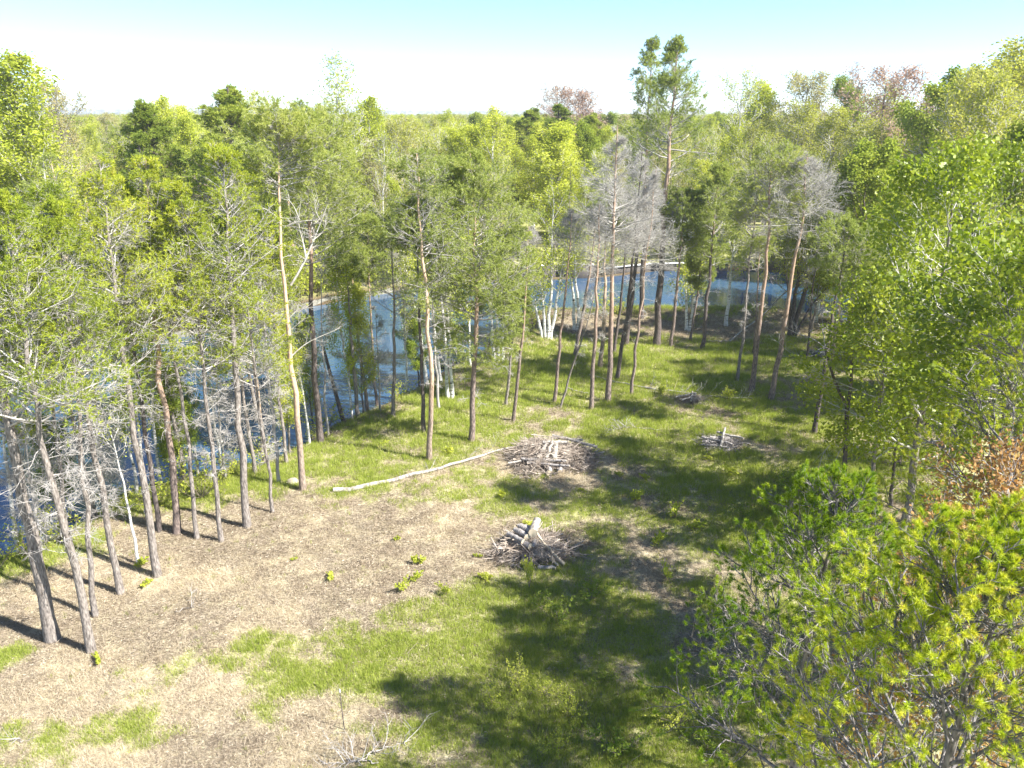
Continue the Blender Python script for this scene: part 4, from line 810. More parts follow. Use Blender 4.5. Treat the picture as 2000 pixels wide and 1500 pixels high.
# ---------------------------------------------------------------- grass, dry grass and litter on the clearing
def tuft(seed, n, h, wd, m, spread, lean, flat=False):
    r_ = np.random.default_rng(seed); mb = MB(); p = np.c_[r_.normal(size=(n, 2))*spread, np.zeros(n)]
    a = r_.uniform(0, 6.28, n); ln = np.abs(r_.normal(size=n))*lean; q = np.stack([np.cos(a)*ln, np.sin(a)*ln, np.full(n, .06 if flat else 1.0)], -1); q = norm(q)
    hh = h*r_.uniform(.5, 1.2, (n, 1)); s = norm(np.cross(q, r_.normal(size=(n, 3))))*wd*.5
    if flat: p[:, 2] = r_.uniform(.01, .05, n)
    V = np.stack([p-s, p+s, p+q*hh], 1); mb.tris(V, np.arange(n*3).reshape(-1, 3), r_.uniform(0, 1, n))
    return bpy.data.objects.new('tuft_source', mb.build_mesh('tuft', M[m], False, True))
M['grass_blade'] = leaf_mat('grass_blade', [(0.0, (0.18, 0.24, 0.045)), (0.5, (0.36, 0.43, 0.08)), (1.0, (0.56, 0.57, 0.18))], 0.35)
M['straw_blade'] = leaf_mat('straw_blade', [(0.0, (0.32, 0.25, 0.16)), (0.5, (0.58, 0.50, 0.36)), (1.0, (0.78, 0.71, 0.55))], 0.2, (1.1, 1.0, .8))
M['litter'] = leaf_mat('litter', [(0.0, (0.10, 0.07, 0.05)), (0.45, (0.28, 0.23, 0.165)), (0.8, (0.46, 0.39, 0.30)), (1.0, (0.72, 0.65, 0.54))], 0.1, (1.1, 1.0, .8))
def scatter_pts(y0, y1, dens_fn, seed, sp):
    r_ = np.random.default_rng(seed); A = []
    ys = y0
    while ys < y1:
        dy = 3.0; x0, x1 = -.72*ys-4, .62*ys+2; n_ = int((x1-x0)*dy*sp/(1+(ys-14)/14.)**1.25)
        A.append(np.c_[r_.uniform(x0, x1, n_), r_.uniform(ys, ys+dy, n_)]); ys += dy
    P = np.concatenate(A); s = signed(P[:, 0], P[:, 1]); P = P[(s > .35)]; s = s[s > .35]
    ok = ~across(P[:, 0], P[:, 1]); P = P[ok]; gg = greenness(P[:, 0], P[:, 1]); k = r_.random(len(P)) < dens_fn(gg); P = P[k]
    return np.c_[P, height(P[:, 0], P[:, 1])], gg[k], r_
P, gg, r_ = scatter_pts(13.5, 62, lambda q: np.clip((q-.22)*1.25, 0.01, .78), 1, 150)
sc = r_.uniform(.6, 1.2, len(P))*(1+(P[:, 1]-14)/45)*(.75+.5*gg)
instancer('grass', P, r_.uniform(0, 6.28, len(P)), np.stack([sc, sc, sc*(.8+.5*vnoise(P[:, 0], P[:, 1], 1.5, 20))], -1), r_.integers(0, 4, len(P)), [tuft(40+i, 26, .13, .0095, 'grass_blade', .075, .5) for i in range(4)], 'patchy fresh green grass across the clearing', 'grass')
P, gg, r_ = scatter_pts(13.5, 60, lambda q: np.clip((.85-q)*1.4, 0.34, 1), 2, 95)
sc = r_.uniform(.6, 1.25, len(P))*(1+(P[:, 1]-14)/50)
isl = vnoise(P[:, 0], P[:, 1], 2.5, 31)+(P[:, 1] < 19)*.15
instancer('dry_grass', P, r_.uniform(0, 6.28, len(P)), np.stack([sc, sc, sc], -1), np.where(r_.random(len(P)) < .012, 5, np.where(r_.random(len(P)) < np.clip((isl-.35)*1.6, .08, .9), r_.integers(0, 2, len(P)), r_.integers(2, 5, len(P)))),
          [tuft(60, 24, .17, .008, 'straw_blade', .09, 2.2), tuft(61, 24, .17, .008, 'straw_blade', .09, 3.0), tuft(62, 22, .10, .012, 'litter', .13, 1, True), tuft(63, 22, .10, .014, 'litter', .13, 1, True), tuft(64, 18, .14, .010, 'litter', .15, 1, True), tuft(65, 4, .55, .016, 'litter', .12, 1, True)], 'matted straw and leaf litter on the clearing floor', 'dry grass')

# ---------------------------------------------------------------- saplings and shrubs
def shrub_model(seed, n1, L, leaf, m, lean=.7):
    r_ = np.random.default_rng(seed); sb, fb = MB(), MB(); p = np.zeros((1, 2, 3)); p[0, 1, 2] = .05
    B, BR = grow(p, np.zeros(n1, int), r_.uniform(0, 1, n1), np.abs(r_.normal(size=n1))*lean*.9+.1, L*r_.uniform(.5, 1.1, n1), 6, .05, .10, None, .008, r_=r_); tubes(sb, B, BR, 4)
    ix = np.repeat(np.arange(n1), 6); S, SR = grow(B, ix, r_.uniform(.25, 1, len(ix)), .7, L*.28*r_.uniform(.4, 1.2, len(ix)), 4, .08, .12, None, .004, r_=r_); tubes(sb, S, SR, 3)
    k = np.repeat(np.arange(len(S)), 7); c, _ = sample(S, k, r_.uniform(.1, 1, len(k))); c += r_.normal(size=c.shape)*.025
    leaf_quads(fb, c, leaf, np.clip(r_.normal(size=len(k))*.2+.5, 0, 1), r_, 1.4)
    return sb.build_mesh('stems', M['brown_twig'], False, False), fb.build_mesh('leaves', M[m], False, True)
SH = [shrub_model(700+i, n_, L_, lf, m_) for i, (n_, L_, lf, m_) in enumerate([(7, .55, .065, 'lime_leaf'), (9, .8, .06, 'lime_leaf'), (12, 1.1, .06, 'green_leaf'), (5, .4, .07, 'lime_leaf'), (16, 1.5, .055, 'lime_leaf')])]
def shrub(px, py, k, s, label, group=None, name='shrub'):
    p = gh(px, py); root = empty(name, p, label, 'shrub', group, pr.uniform(0, 6)); s *= pr.uniform(.7, 1.15); root.scale = (s*pr.uniform(.7, 1.5), s*pr.uniform(.7, 1.3), s*pr.uniform(.6, 1.2))
    for nm, me in zip(('stems', 'leaves'), SH[k]):
        o = bpy.data.objects.new(nm, me); C.objects.link(o); o.parent = root
    return root
shrub(275, 1108, 0, 0.68, 'bright lime weed at the foot of the white sapling'); shrub(285, 1142, 3, 1.0, 'small lime weed on litter below the white sapling'); shrub(189, 1290, 3, .8, 'tiny yellow weed just below the nearest pine trunk')
shrub(576, 1100, 3, 0.52, 'small green weed alone in the middle of the bare litter'); shrub(645, 1135, 3, 0.68, 'thin weed right of the lone litter weed'); shrub(785, 1160, 1, 0.68, 'lime sapling at the left end of the weed line'); shrub(812, 1140, 0, 0.83, 'bright green sapling beside its own dark shadow'); shrub(870, 1165, 1, 0.60, 'yellow-green sapling in the middle of the weed line'); shrub(950, 1130, 0, 1, 'leafy sapling left of the near brush pile weed')
shrub(935, 1090, 3, 1, 'round lime weed left of the near brush pile'); 
s_ = shrub(1034, 1148, 1, 1.0, 'slender lime sapling hung with catkins against the near brush pile'); s_.scale = (.55, .55, 1.7)
for i, (x, y, k, s) in enumerate([(960,1375,4,.5), (1010,1345,4,.55), (1060,1360,4,.55), (1110,1400,4,.5), (1180,1330,2,.9), (1060,1190,2,.8), (1095,1215,2,.8), (1160,1170,2,.9), (1285,1065,0,1.1), (1240,980,0,1), (1320,1010,1,1), (1355,1035,0,1), (1260,935,0,.9), (1385,900,0,.8), (1300,1135,1,.8), (1210,930,0,.7), (1370,1185,2,.8), (1090,1470,4,.45), (1200,1480,2,.8), (1060,1480,4,.4), (1430,930,0,1), (1450,1010,2,.9), (1240,880,0,.8), (1290,770,0,1), (1420,780,1,.9), (1030,1030,0,.8), (820,1105,3,.9), (775,1060,3,.7), (1135,960,0,.7), (980,975,3,.8), (1410,1230,2,.9), (1330,1420,4,.8), (1380,1460,2,1), (1000,1410,4,.45), (1500,1000,2,1.1), (1540,960,2,1), (1560,1040,2,1), (690,850,1,.8), (880,885,0,.8), (750,870,0,.8)]):
    zn = min([(1034, 1060, 'round the near brush pile'), (1075, 890, 'round the largest brush pile'), (1405, 870, 'round the small shaded pile'), (1350, 775, 'round the little tan pile'), (1030, 1370, 'in the sunny patch at the bottom'), (1080, 1475, 'at the bottom edge'), (1120, 1190, 'in the shade below the near brush pile'), (1350, 1430, 'in the deep shade at the bottom'), (1300, 1030, 'in the shade right of the near brush pile'), (1520, 1000, 'in front of the dark spruces'), (760, 870, 'behind the long fallen log'), (1290, 920, 'in the shade between the piles'), (1380, 1200, 'beside the near pine boughs')], key=lambda q: (q[0]-x)**2+(q[1]-y)**2)[2]
    fm = ['small leafy seedling', 'thin upright seedling', 'dark bushy seedling', 'tiny seedling', 'spreading lime bush'][k]
    shrub(x, y, k, s, fm+' '+zn, fm+'s '+zn)
for i, (x, y, k, s) in enumerate([(300,985,4,1.1), (395,975,4,1.3), (350,940,4,1.2), (225,1010,4,1.0), (455,925,4,1.2), (520,905,4,1.1), (120,1060,4,1.0), (60,1085,4,1.1), (640,820,4,1.4), (615,850,4,1.1), (775,770,4,1), (850,725,4,1.2), (1030,640,4,1.6), (1045,655,4,1.4), (1075,640,4,1.5), (1180,625,4,1.4), (1220,622,4,1.3), (1340,622,4,1.5), (1360,628,4,1.4), (1480,625,4,1.3), (1620,640,4,1.5), (1680,655,4,1.6), (905,705,4,1.0), (-20,1130,4,1.2)]):
    zn = min([(350, 970, 'behind the joined-shadow pines'), (80, 1080, 'behind the thickest pine'), (480, 915, 'behind the sturdy flaky pine'), (630, 830, 'beside the dark-trunked pine'), (810, 750, 'near the orange-grey pine'), (1050, 640, 'under the four-stem birch'), (1200, 625, 'behind the large dead conifer'), (1350, 625, 'by the tallest pine foot'), (1480, 625, 'behind the flat-topped pine'), (1650, 650, 'near the rear stick pile')], key=lambda q: (q[0]-x)**2+(q[1]-y)**2)[2]
    shrub(x, y, k, s, 'lime green shore bush '+zn, 'shore bushes '+zn)
fb_r = np.random.default_rng(66); fbn = 0
for q in range(900):
    i_ = fb_r.integers(len(near_px), len(poly)-2); t_ = fb_r.random(); p_ = poly[i_]*(1-t_)+poly[i_+1]*t_ + fb_r.normal(size=2)*2.2
    if not (1.2 < float(signed(p_[0], p_[1])) < 6.5) or p_[1] > 95 or p_[1] < 48 or abs(p_[0]) > .7*p_[1] or (abs(p_[0]-house_b[0]) < 3) or (p_[0] < -30 and fb_r.random() < .6): continue
    fbn += 1
    if fbn > 110: break
    cc = p_[0]/p_[1]; fz_ = 'by the dock' if cc < -.45 else 'behind the left pines' if cc < -.25 else 'behind the tall orange pine' if cc < -.12 else 'behind the birches' if cc < .05 else 'near the seawall' if cc < .22 else 'at the right end of the pond'
    root = empty('shrub', (p_[0], p_[1], float(height(p_[0], p_[1]))), 'green bush on the far bank, '+fz_, 'shrub', 'bushes on the far bank, '+fz_, fb_r.uniform(0, 6)); s_ = fb_r.uniform(1.3, 3.0); root.scale = (s_*1.2, s_*1.2, s_)
    for nm, me in zip(('stems', 'leaves'), SH[fb_r.choice([2, 4, 4, 1])]):
        o = bpy.data.objects.new(nm, me); C.objects.link(o); o.parent = root
# bushes overhanging the water on the near bank, left of the clearing
for x, y, h, lb in ((-15.5, 33.0, 5.5, 'green bush-like tree leaning over the water behind the dark pines'), (-10.8, 38.5, 6.0, 'lime tree at the shore behind the tall orange pine'), (-19.0, 28.5, 4.5, 'dense green young tree at the water behind the thickest pine'), (-5.5, 43.0, 4.5, 'young green tree at the shore behind the birches')):
    copy_model('green' if h != 6.0 else 'lime', x, y, h, 1.0, lb)

# ---------------------------------------------------------------- brush piles, logs and fallen trunks
def sticks(mb, n, c, rx, ry, h, Lr, rr, r_, flat=.25, K=5):
    a = r_.uniform(0, 6.28, n); q = np.sqrt(r_.random(n)); lob = 1+.22*np.sin(a*3+rx*7)+.15*np.sin(a*5+ry*3); rx = rx*lob; ry = ry*lob; x = c[0]+np.cos(a)*q*rx; y = c[1]+np.sin(a)*q*ry
    z = c[2]+h*(1-q**2)*r_.uniform(.3, 1.0, n)+.03; th = r_.uniform(0, 6.28, n)
    d = norm(np.stack([np.cos(th), np.sin(th), r_.normal(size=n)*flat-.10*q], -1)); L = r_.uniform(*Lr, n)
    P = np.empty((n, K, 3)); P[:, 0] = np.stack([x, y, z], -1)-d*L[:, None]*.5
    for k in range(1, K): d = norm(d+r_.normal(size=(n, 3))*.11); P[:, k] = P[:, k-1]+d*L[:, None]/(K-1)
    P[..., 2] = np.maximum(P[..., 2], c[2]+.02)
    R_ = r_.uniform(*rr, n)[:, None]*np.linspace(1, .4, K)[None]; tubes(mb, P, R_, 4); return P
def pile(px, py, rx, ry, h, n, label, seed, matk='brush', Lr=(.5, 1.7), nt_=3):
    r_ = np.random.default_rng(seed); c = gh(px, py); mb = MB(); o0 = np.zeros(3)
    P = sticks(mb, n, o0, rx, ry, h, Lr, (.008, .036)[:2], r_); sticks(mb, n*4, o0, rx*1.05, ry*1.05, h*1.1, (.25, .8), (.007, .013), r_, .5)
    ix = np.repeat(np.arange(n), nt_); s1, s2 = grow(P, ix, r_.uniform(.2, 1, len(ix)), .7, r_.uniform(.15, .45, len(ix)), 3, .02, .15, None, .008, r_=r_); tubes(mb, s1, s2, 3)
    o = mb.obj('brush_pile', M[matk]); o.location = c; tag(o, label, 'brush pile'); return c
def log(c, az, L, r, label, m='log_bark', tilt=0.0, group=None, taper=.85, bend=.02, name='log', end='fresh_wood'):
    mb = MB(); K = 7; s = np.linspace(-.5, .5, K)*L; rr = np.random.default_rng(int(abs(c[0]*977+c[1]*131+L*50)) % 99999)
    d = np.array([math.cos(az)*math.cos(tilt), math.sin(az)*math.cos(tilt), math.sin(tilt)])
    P = s[:, None]*d + rr.normal(size=(K, 3))*bend*np.array([1, 1, .5]); R_ = r*np.linspace(1, taper, K)*rr.uniform(.93, 1.05, K); tubes(mb, P, R_, 8, cap=True)
    o = mb.obj(name, M[m]); o.location = c; tag(o, label, 'log', group)
    if len(o.data.polygons): o.data.materials.append(M[end]); 
    nq = (K-1)*8
    for i, p_ in enumerate(o.data.polygons):
        if i >= nq: p_.material_index = 1
        else: p_.use_smooth = True
    return o
c = pile(1072, 898, 1.95, 1.6, .9, 600, 'largest brush pile, a wide tan mound at the end of the long fallen log', 11)
for dx, dy, dz, az, L, r, tl, lb, m_ in [
    (-.28, -.42, .62, 1.1, 1.1, .085, .35, 'pale split log leaning on top of the largest pile, leftmost of its white pieces', 'weathered'), (-.02, -.50, .64, 1.25, 1.15, .075, .32, 'pale split log in the middle of the white pieces on the largest pile', 'weathered'),
    (.25, -.55, .58, 1.45, 1.1, .12, .30, 'widest pale slab log at the front of the largest pile', 'weathered'), (.28, .05, .80, .05, 1.1, .07, .0, 'pale log lying crosswise above the other white pieces', 'weathered'),
    (-.25, -1.05, .42, -.12, 2.0, .06, .02, 'long grey pole across the front of the largest pile', 'log_bark'), (-.1, -1.25, .3, -.18, 1.9, .05, .0, 'second long grey pole at the front foot of the largest pile', 'log_bark'),
    (-.9, -.8, .35, .35, 2.1, .04, .05, 'thin grey branch slanting over the left front of the largest pile', 'weathered'), (1.2, .75, .55, -.45, 2.2, .07, -.05, 'long bleached crooked log on the back right of the largest pile', 'weathered'), (.9, 1.0, .55, -.2, 1.5, .055, 0, 'short bleached log at the back of the largest pile', 'weathered'),
    (-.05, -1.5, .14, 1.5, .5, .10, 0, 'stub of cut log with a pale end at the front foot of the largest pile', 'log_bark'), (.42, -1.45, .14, 1.5, .45, .09, 0, 'small cut log end right of the stub before the largest pile', 'log_bark')]:
    log(c+np.array([dx, dy, dz+.14]), az, L, r*1.2, lb, m_, tl)
c = pile(1040, 1075, 1.3, 1.0, .5, 330, 'near brush pile of grey sticks topped with short thick logs', 12, 'brush')
for dx, dy, dz, az, L, r, tl, lb, m_ in [
    (.08, .10, .82, 1.35, .78, .15, .12, 'thick pale log sticking up highest on the near brush pile', 'weathered'), (-.22, .15, .66, 2.3, .66, .11, -.05, 'thick grey log left of the highest pale log', 'log_bark'), (-.40, .02, .58, 2.25, .72, .10, -.05, 'thick grey log in the middle of the near heap of logs', 'log_bark'),
    (-.62, -.1, .48, 2.3, .75, .09, -.05, 'grey log at the left side of the near heap of logs', 'log_bark'), (-.36, -.30, .36, 2.4, .7, .11, 0, 'lowest grey log at the front left of the near heap of logs', 'log_bark'), (-.3, .42, .60, 2.9, .45, .10, 0, 'small log at the back of the near heap of logs', 'log_bark'), (.02, -.32, .35, 1.2, .35, .08, .1, 'small stub wedged under the highest pale log', 'log_bark'),
    (.62, -.48, .28, -.85, 1.5, .055, -.22, 'peeled yellow pole slanting down the front right of the near pile', 'fresh_wood'), (.44, -.55, .26, -.95, 1.45, .045, -.2, 'second peeled pole beside the yellow one on the near pile', 'fresh_wood'), (.36, -.2, .42, -.9, 1.0, .04, -.3, 'short peeled stick under the highest pale log', 'fresh_wood'), (.75, .2, .3, -.5, 1.3, .035, -.1, 'thin grey pole at the right side of the near pile', 'log_bark'), (.45, -1.25, .1, -.15, .6, .07, 0, 'mossy grey log on the ground in front of the near pile', 'log_bark')]:
    log(c+np.array([dx, dy, dz+.13*(dz > .3)]), az, L, r*1.15, lb, m_, tl)
c = pile(1405, 872, .95, .7, .25, 90, 'small dark pile of sticks in the shade with a crossed pair of pale poles', 13, 'log_bark', (.3, 1.0))
for dx, dy, dz, az, L, r, tl, lb in [(.12, 0, .45, 1.2, 1.35, .065, .38, 'pale pole propped steeply on the small shaded pile'), (.55, .25, .42, -.55, 1.3, .06, -.05, 'pale pole crossing behind the propped one'), (-.15, -.1, .3, -.6, 1.5, .06, 0, 'grey pole lying across the front of the small shaded pile'), (.05, .25, .28, 0, 1.0, .10, 0, 'thick short log inside the small shaded pile'), (-.5, -.3, .14, -.2, .9, .06, 0, 'grey log at the left foot of the small shaded pile'), (-.1, -.45, .14, -.4, .9, .05, 0, 'thin log at the front foot of the small shaded pile'), (-.4, .1, .22, .3, .8, .06, 0, 'dark log at the left back of the small shaded pile')]:
    log(c+np.array([dx, dy, dz]), az, L, r, lb, 'weathered' if 'pale' in lb else 'log_bark', tl)
c = pile(1350, 783, .8, .6, .22, 70, 'little tan stick pile at the end of the dark fallen branches', 14, 'brush', (.3, .9))
for dx, dy, az, L, lb in [(0, -.1, 1.3, 1.2, 'bleached stick standing out of the little tan pile'), (-.3, .1, .2, 1.2, 'bleached stick lying left on the little tan pile'), (-.2, -.3, .5, 1.0, 'bleached stick low at the front of the little tan pile')]:
    log(c+np.array([dx, dy, .32]), az, L, .05, lb, 'weathered', .12)
c = pile(1618, 697, 1.2, .8, .3, 60, 'rear pile of stacked grey poles by the leafy aspens', 15, 'log_bark', (.6, 1.6))
for j in range(12):
    rr = np.random.default_rng(40+j); log(c+np.array([rr.uniform(-.4, .4), -.4+.14*(j % 6), .16+.12*(j//6)+.06*(j % 3)]), rr.normal()*.14-.1, rr.uniform(1.7, 2.4), rr.uniform(.045, .07), 'grey pole stacked in the rear pile by the leafy aspens', 'weathered' if j % 2 else 'log_bark', 0, 'grey poles of the rear pile')
def trunk_line(pts, r0, r1, label, m, name='fallen_tree', twigs=0, seed=1, z=.08, cat='fallen tree'):
    r_ = np.random.default_rng(seed); W_ = [gh(*p) if len(p) == 2 else at(p[0], p[1], p[2]) for p in pts]; b0 = W_[0].copy()
    q = np.array([w_-b0 for w_ in W_]); q[:, 2] += np.where([len(p) == 2 for p in pts], z, 0); q = arr_path(q, 16); q[1:-1] += r_.normal(size=(14, 3))*.05*np.array([1, 1, .3])
    mb = MB(); tubes(mb, q, np.linspace(r0, r1, 16)*r_.uniform(.88, 1.1, 16), 8)
    root = empty(name, b0, label, cat); mb.obj('trunk', M[m], root, True)
    if twigs:
        tb = MB(); s1, s2 = grow(q[None], np.zeros(twigs, int), r_.uniform(.35, 1, twigs), 1.0, r_.uniform(.3, 1.2, twigs), 5, .04, .15, None, .012, r_=r_); s1[..., 2] = np.maximum(s1[..., 2], .03); tubes(tb, s1, s2, 4)
        ix = np.repeat(np.arange(twigs), 5); s3, s4 = grow(s1, ix, r_.uniform(.3, 1, len(ix)), .8, r_.uniform(.1, .5, len(ix)), 4, .02, .15, None, .007, r_=r_); tubes(tb, s3, s4, 3); tb.obj('branches', M['twig'], root)
    return root
trunk_line([(652,964),(720,957),(790,935),(840,923),(900,905),(950,888),(1005,872)], .115, .04, 'long pale fallen trunk lying across the grass toward the largest brush pile', 'weathered', twigs=5, seed=3)
trunk_line([(1150,734),(1210,750),(1280,762),(1340,768),(1400,778),(1470,780)], .07, .04, 'dark thin fallen trunk with a tangle of bare branches in mid clearing', 'log_bark', twigs=34, seed=4)
trunk_line([(1105,760),(1130,768),(1150,772)], .05, .03, 'short dark branch lying in the grass beside the slanting thin pole', 'log_bark', name='fallen_branch', seed=5, cat='fallen branch')
trunk_line([(1378,668),(1428,668)], .05, .04, 'pale pole on the grass below the leaning bleached trunk', 'weathered', name='fallen_branch', seed=6, cat='fallen branch')
trunk_line([(1425,668),(1500,605,53.5),(1545,560,55)], .07, .035, 'bleached trunk leaning up to the right into the bank trees', 'weathered', name='leaning_trunk', twigs=4, seed=7)
trunk_line([(345,1193),(375,1190),(410,1172)], .018, .008, 'thin bleached twig lying on the bare litter', 'weathered', name='fallen_branch', twigs=3, seed=8, z=.03, cat='fallen branch')
trunk_line([(20,1450),(45,1452),(70,1445)], .016, .008, 'thin bleached twig near the bottom left corner', 'weathered', name='fallen_branch', twigs=2, seed=9, z=.03, cat='fallen branch')
trunk_line([(1290,845),(1230,838),(1180,845)], .03, .015, 'grey brush strip lying in the shadow behind the largest pile', 'log_bark', name='fallen_branch', twigs=26, seed=10, cat='fallen branch')
trunk_line([(1570,632),(1618,628)], .06, .05, 'bleached log lying along the back bank', 'weathered', seed=12)
trunk_line([(1640,660),(1665,610,51.0)], .10, .08, 'dark broken trunk leaning at the water near the rear stick pile', 'dark_bark', name='leaning_trunk', seed=13)
trunk_line([(700,1500),(740,1470),(790,1455)], .02, .008, 'bare grey branch at the bottom edge', 'weathered', name='fallen_branch', twigs=9, seed=14, cat='fallen branch')
trunk_line([(740,1495),(690,1490),(640,1497)], .02, .008, 'second bare dark branch at the bottom edge', 'log_bark', name='fallen_branch', twigs=12, seed=15, cat='fallen branch')
# haze
hb = MB(); box(hb, 0, 2450, 16.5, 9000, 5200, 39)
m, t, n, l = mat('haze'); n.remove(n['Principled BSDF']); pv = n.new('ShaderNodeVolumePrincipled'); pv.inputs['Color'].default_value = (.93, .96, 1, 1); pv.inputs['Density'].default_value = HAZE; pv.inputs['Anisotropy'].default_value = 0.2; l.new(pv.outputs[0], n['Material Output'].inputs['Volume'])
if HAZE > 0: tag(hb.obj('haze', m), 'thin spring haze over the woods', 'haze', kind='stuff')
# survey stake
b0 = gh(673, 1425); q = np.array([(0, 0, -.1), (-.02, 0, .6), (-.03, 0, 1.2)]); mb = MB(); tubes(mb, q, np.array([.014, .013, .012]), 6); root = empty('marker_stake', b0, 'thin brown stake with a white tip standing alone in the straw', 'stake'); mb.obj('rod', M['dark_bark'], root)
mb = MB(); tubes(mb, np.array([(-.03, 0, 1.2), (-.031, 0, 1.24), (-.032, 0, 1.30)]), np.array([.022, .024, .016]), 8); mb.obj('tip', flat_mat('white_paint', (.8, .8, .78)), root)
# rock
mb = MB(); r_ = np.random.default_rng(5); 
def rock(px, py, s, label):
    bm_ = MB(); th = np.linspace(0, 2*math.pi, 14, endpoint=False); rows = []
    for ph in np.linspace(-.3, 1.45, 6): rows.append(np.stack([np.cos(th)*math.cos(ph), np.sin(th)*math.cos(ph)*.8, np.full(14, math.sin(ph)*.6)], -1)*s*(1+r_.normal(size=(14, 1))*.05))
    V_ = np.array(rows); ii_ = np.arange(84).reshape(6, 14); nx2 = np.roll(ii_, -1, 1); bm_.quads(V_, np.stack([ii_[:-1], nx2[:-1], nx2[1:], ii_[1:]], -1).reshape(-1, 4))
    bm_.tris(V_[5].reshape(-1, 3), np.array([[0, j, j+1] for j in range(1, 13)])); o = bm_.obj('rock', M['rock'], smooth=True); o.location = gh(px, py); tag(o, label, 'rock')
M['rock'] = flat_mat('rock', (.42, .38, .30), .95, (.22, .19, .15), 5)
rock(572, 945, .30, 'tan stone at the foot of the tall orange pine')

# ---------------------------------------------------------------- far bank: walls, docks, boats, cottages
M['white'] = flat_mat('white_boards', (.78, .78, .76), .6, (.62, .62, .60)); M['roof'] = flat_mat('grey_shingles', (.46, .47, .50), .9, (.34, .35, .38), 8)
M['deck'] = flat_mat('deck_boards', (.60, .57, .50), .8, (.42, .39, .34), 3); M['dark_metal'] = flat_mat('dark_metal', (.08, .08, .085), .5); M['stone'] = flat_mat('pale_stone', (.24, .23, .19), .9, (.12, .115, .09), 6)
M['siding'] = flat_mat('pale_siding', (.62, .64, .66), .7, (.52, .54, .57)); M['red'] = flat_mat('red_plastic', (.55, .07, .06), .35); M['dark_wood'] = flat_mat('dark_timber', (.10, .085, .075), .85, (.05, .045, .04))
mm, t, n, l = mat('window_glass'); b = n['Principled BSDF']; b.inputs['Base Color'].default_value = (.02, .03, .04, 1); b.inputs['Roughness'].default_value = .05; M['glass'] = mm
def wall_run(name, pts, label, cat, m, top, bot, thick, post_m=None, post_gap=2.0, post_h=.1, post_w=.12, cap=None):
    W_ = [g(px, py, WZ) for px, py in pts]; root = empty(name, (W_[0][0], W_[0][1], 0), label, cat); o0 = W_[0]*np.array([1, 1, 0]); mb, pb, cb = MB(), MB(), MB()
    for a, b_ in zip(W_[:-1], W_[1:]):
        a = a*[1, 1, 0]-o0; b_ = b_*[1, 1, 0]-o0; d = b_-a; L = np.linalg.norm(d); az = math.atan2(d[1], d[0]); mid = (a+b_)/2
        box(mb, mid[0], mid[1], (top+bot)/2, L, thick, top-bot, az)
        if cap: box(cb, mid[0], mid[1]+.02, top+.035, L, thick+.35, .06, az)
        if post_m:
            for s in np.arange(post_gap/2, L, post_gap): 
                p = a+d/L*s; nrm = np.array([math.sin(az), -math.cos(az), 0])*(thick*.5+post_w*.5+.003); p = p+nrm; box(pb, p[0], p[1], (top+post_h+bot)/2, post_w*1.4, post_w, top+post_h-bot, az)
    mb.obj('wall', M[m], root)
    if post_m:
        pb_ = pb.obj('posts', M[post_m], root)
    if cap: cb.obj('cap', M[cap], root)
    return root
wall_run('seawall', [(1165,543),(1085,544),(1010,549)], 'dark timber seawall with tall pale posts on the far bank behind the birch clump', 'seawall', 'dark_wood', .75, -1.2, .15, 'white', .95, .12, .26)
wall_run('seawall', [(1420,529),(1340,529),(1270,530),(1175,540)], 'low dark seawall with a white cap across from the tallest pine', 'seawall', 'dark_wood', .25, -1.2, .15, 'white', 1.6, -.1, .2, 'white')
wall_run('retaining_wall', [(770,571),(700,581),(640,590),(590,603),(510,631)], 'low curved pale stone wall along the far shore of the left water', 'retaining wall', 'stone', -.12, -1.2, .22)
wall_run('retaining_wall', [(480,640),(400,651),(330,662)], 'pale stone edge continuing behind the left pines', 'retaining wall', 'stone', -.12, -1.2, .22)
# dock with railing at the left
c0 = g(30, 678, 0); c1 = g(128, 655, 0); d = c1-c0; L = np.linalg.norm(d); az = math.atan2(d[1], d[0]); root = empty('dock', c0*[1, 1, 0], 'light wooden dock with dark railing and a white end post on the left shore', 'dock', rz=az)
mb = MB()
for k in range(int(L/.16)): box(mb, k*.16+.08, 0, .33, .15, 1.9, .05)
mb.obj('deck', M['deck'], root)
mb = MB(); box(mb, L/2, -.9, 1.2, L, .05, .05); box(mb, L/2, -.9, .48, L, .04, .04)
for k in range(int(L/.22)): box(mb, k*.22+.1, -.9, .83, .03, .03, .66)
mb.obj('railing', M['dark_metal'], root)
for k in range(4):
    mb = MB(); tubes(mb, np.array([(k*L/3.1+.1, -.75, -1.6), (k*L/3.1+.1, -.75, -.5), (k*L/3.1+.1, -.75, .30)]), np.full(3, .09), 8); mb.obj('pile', M['dark_wood'], root)
mb = MB(); tubes(mb, np.array([(L+.1, -.6, .3), (L+.1, -.6, 1.0), (L+.1, -.6, 1.15), (L+.1, -.6, 1.55), (L+.1, -.6, 1.7)]), np.array([.16, .16, .30, .32, .10]), 10); mb.obj('end_post', M['white'], root)
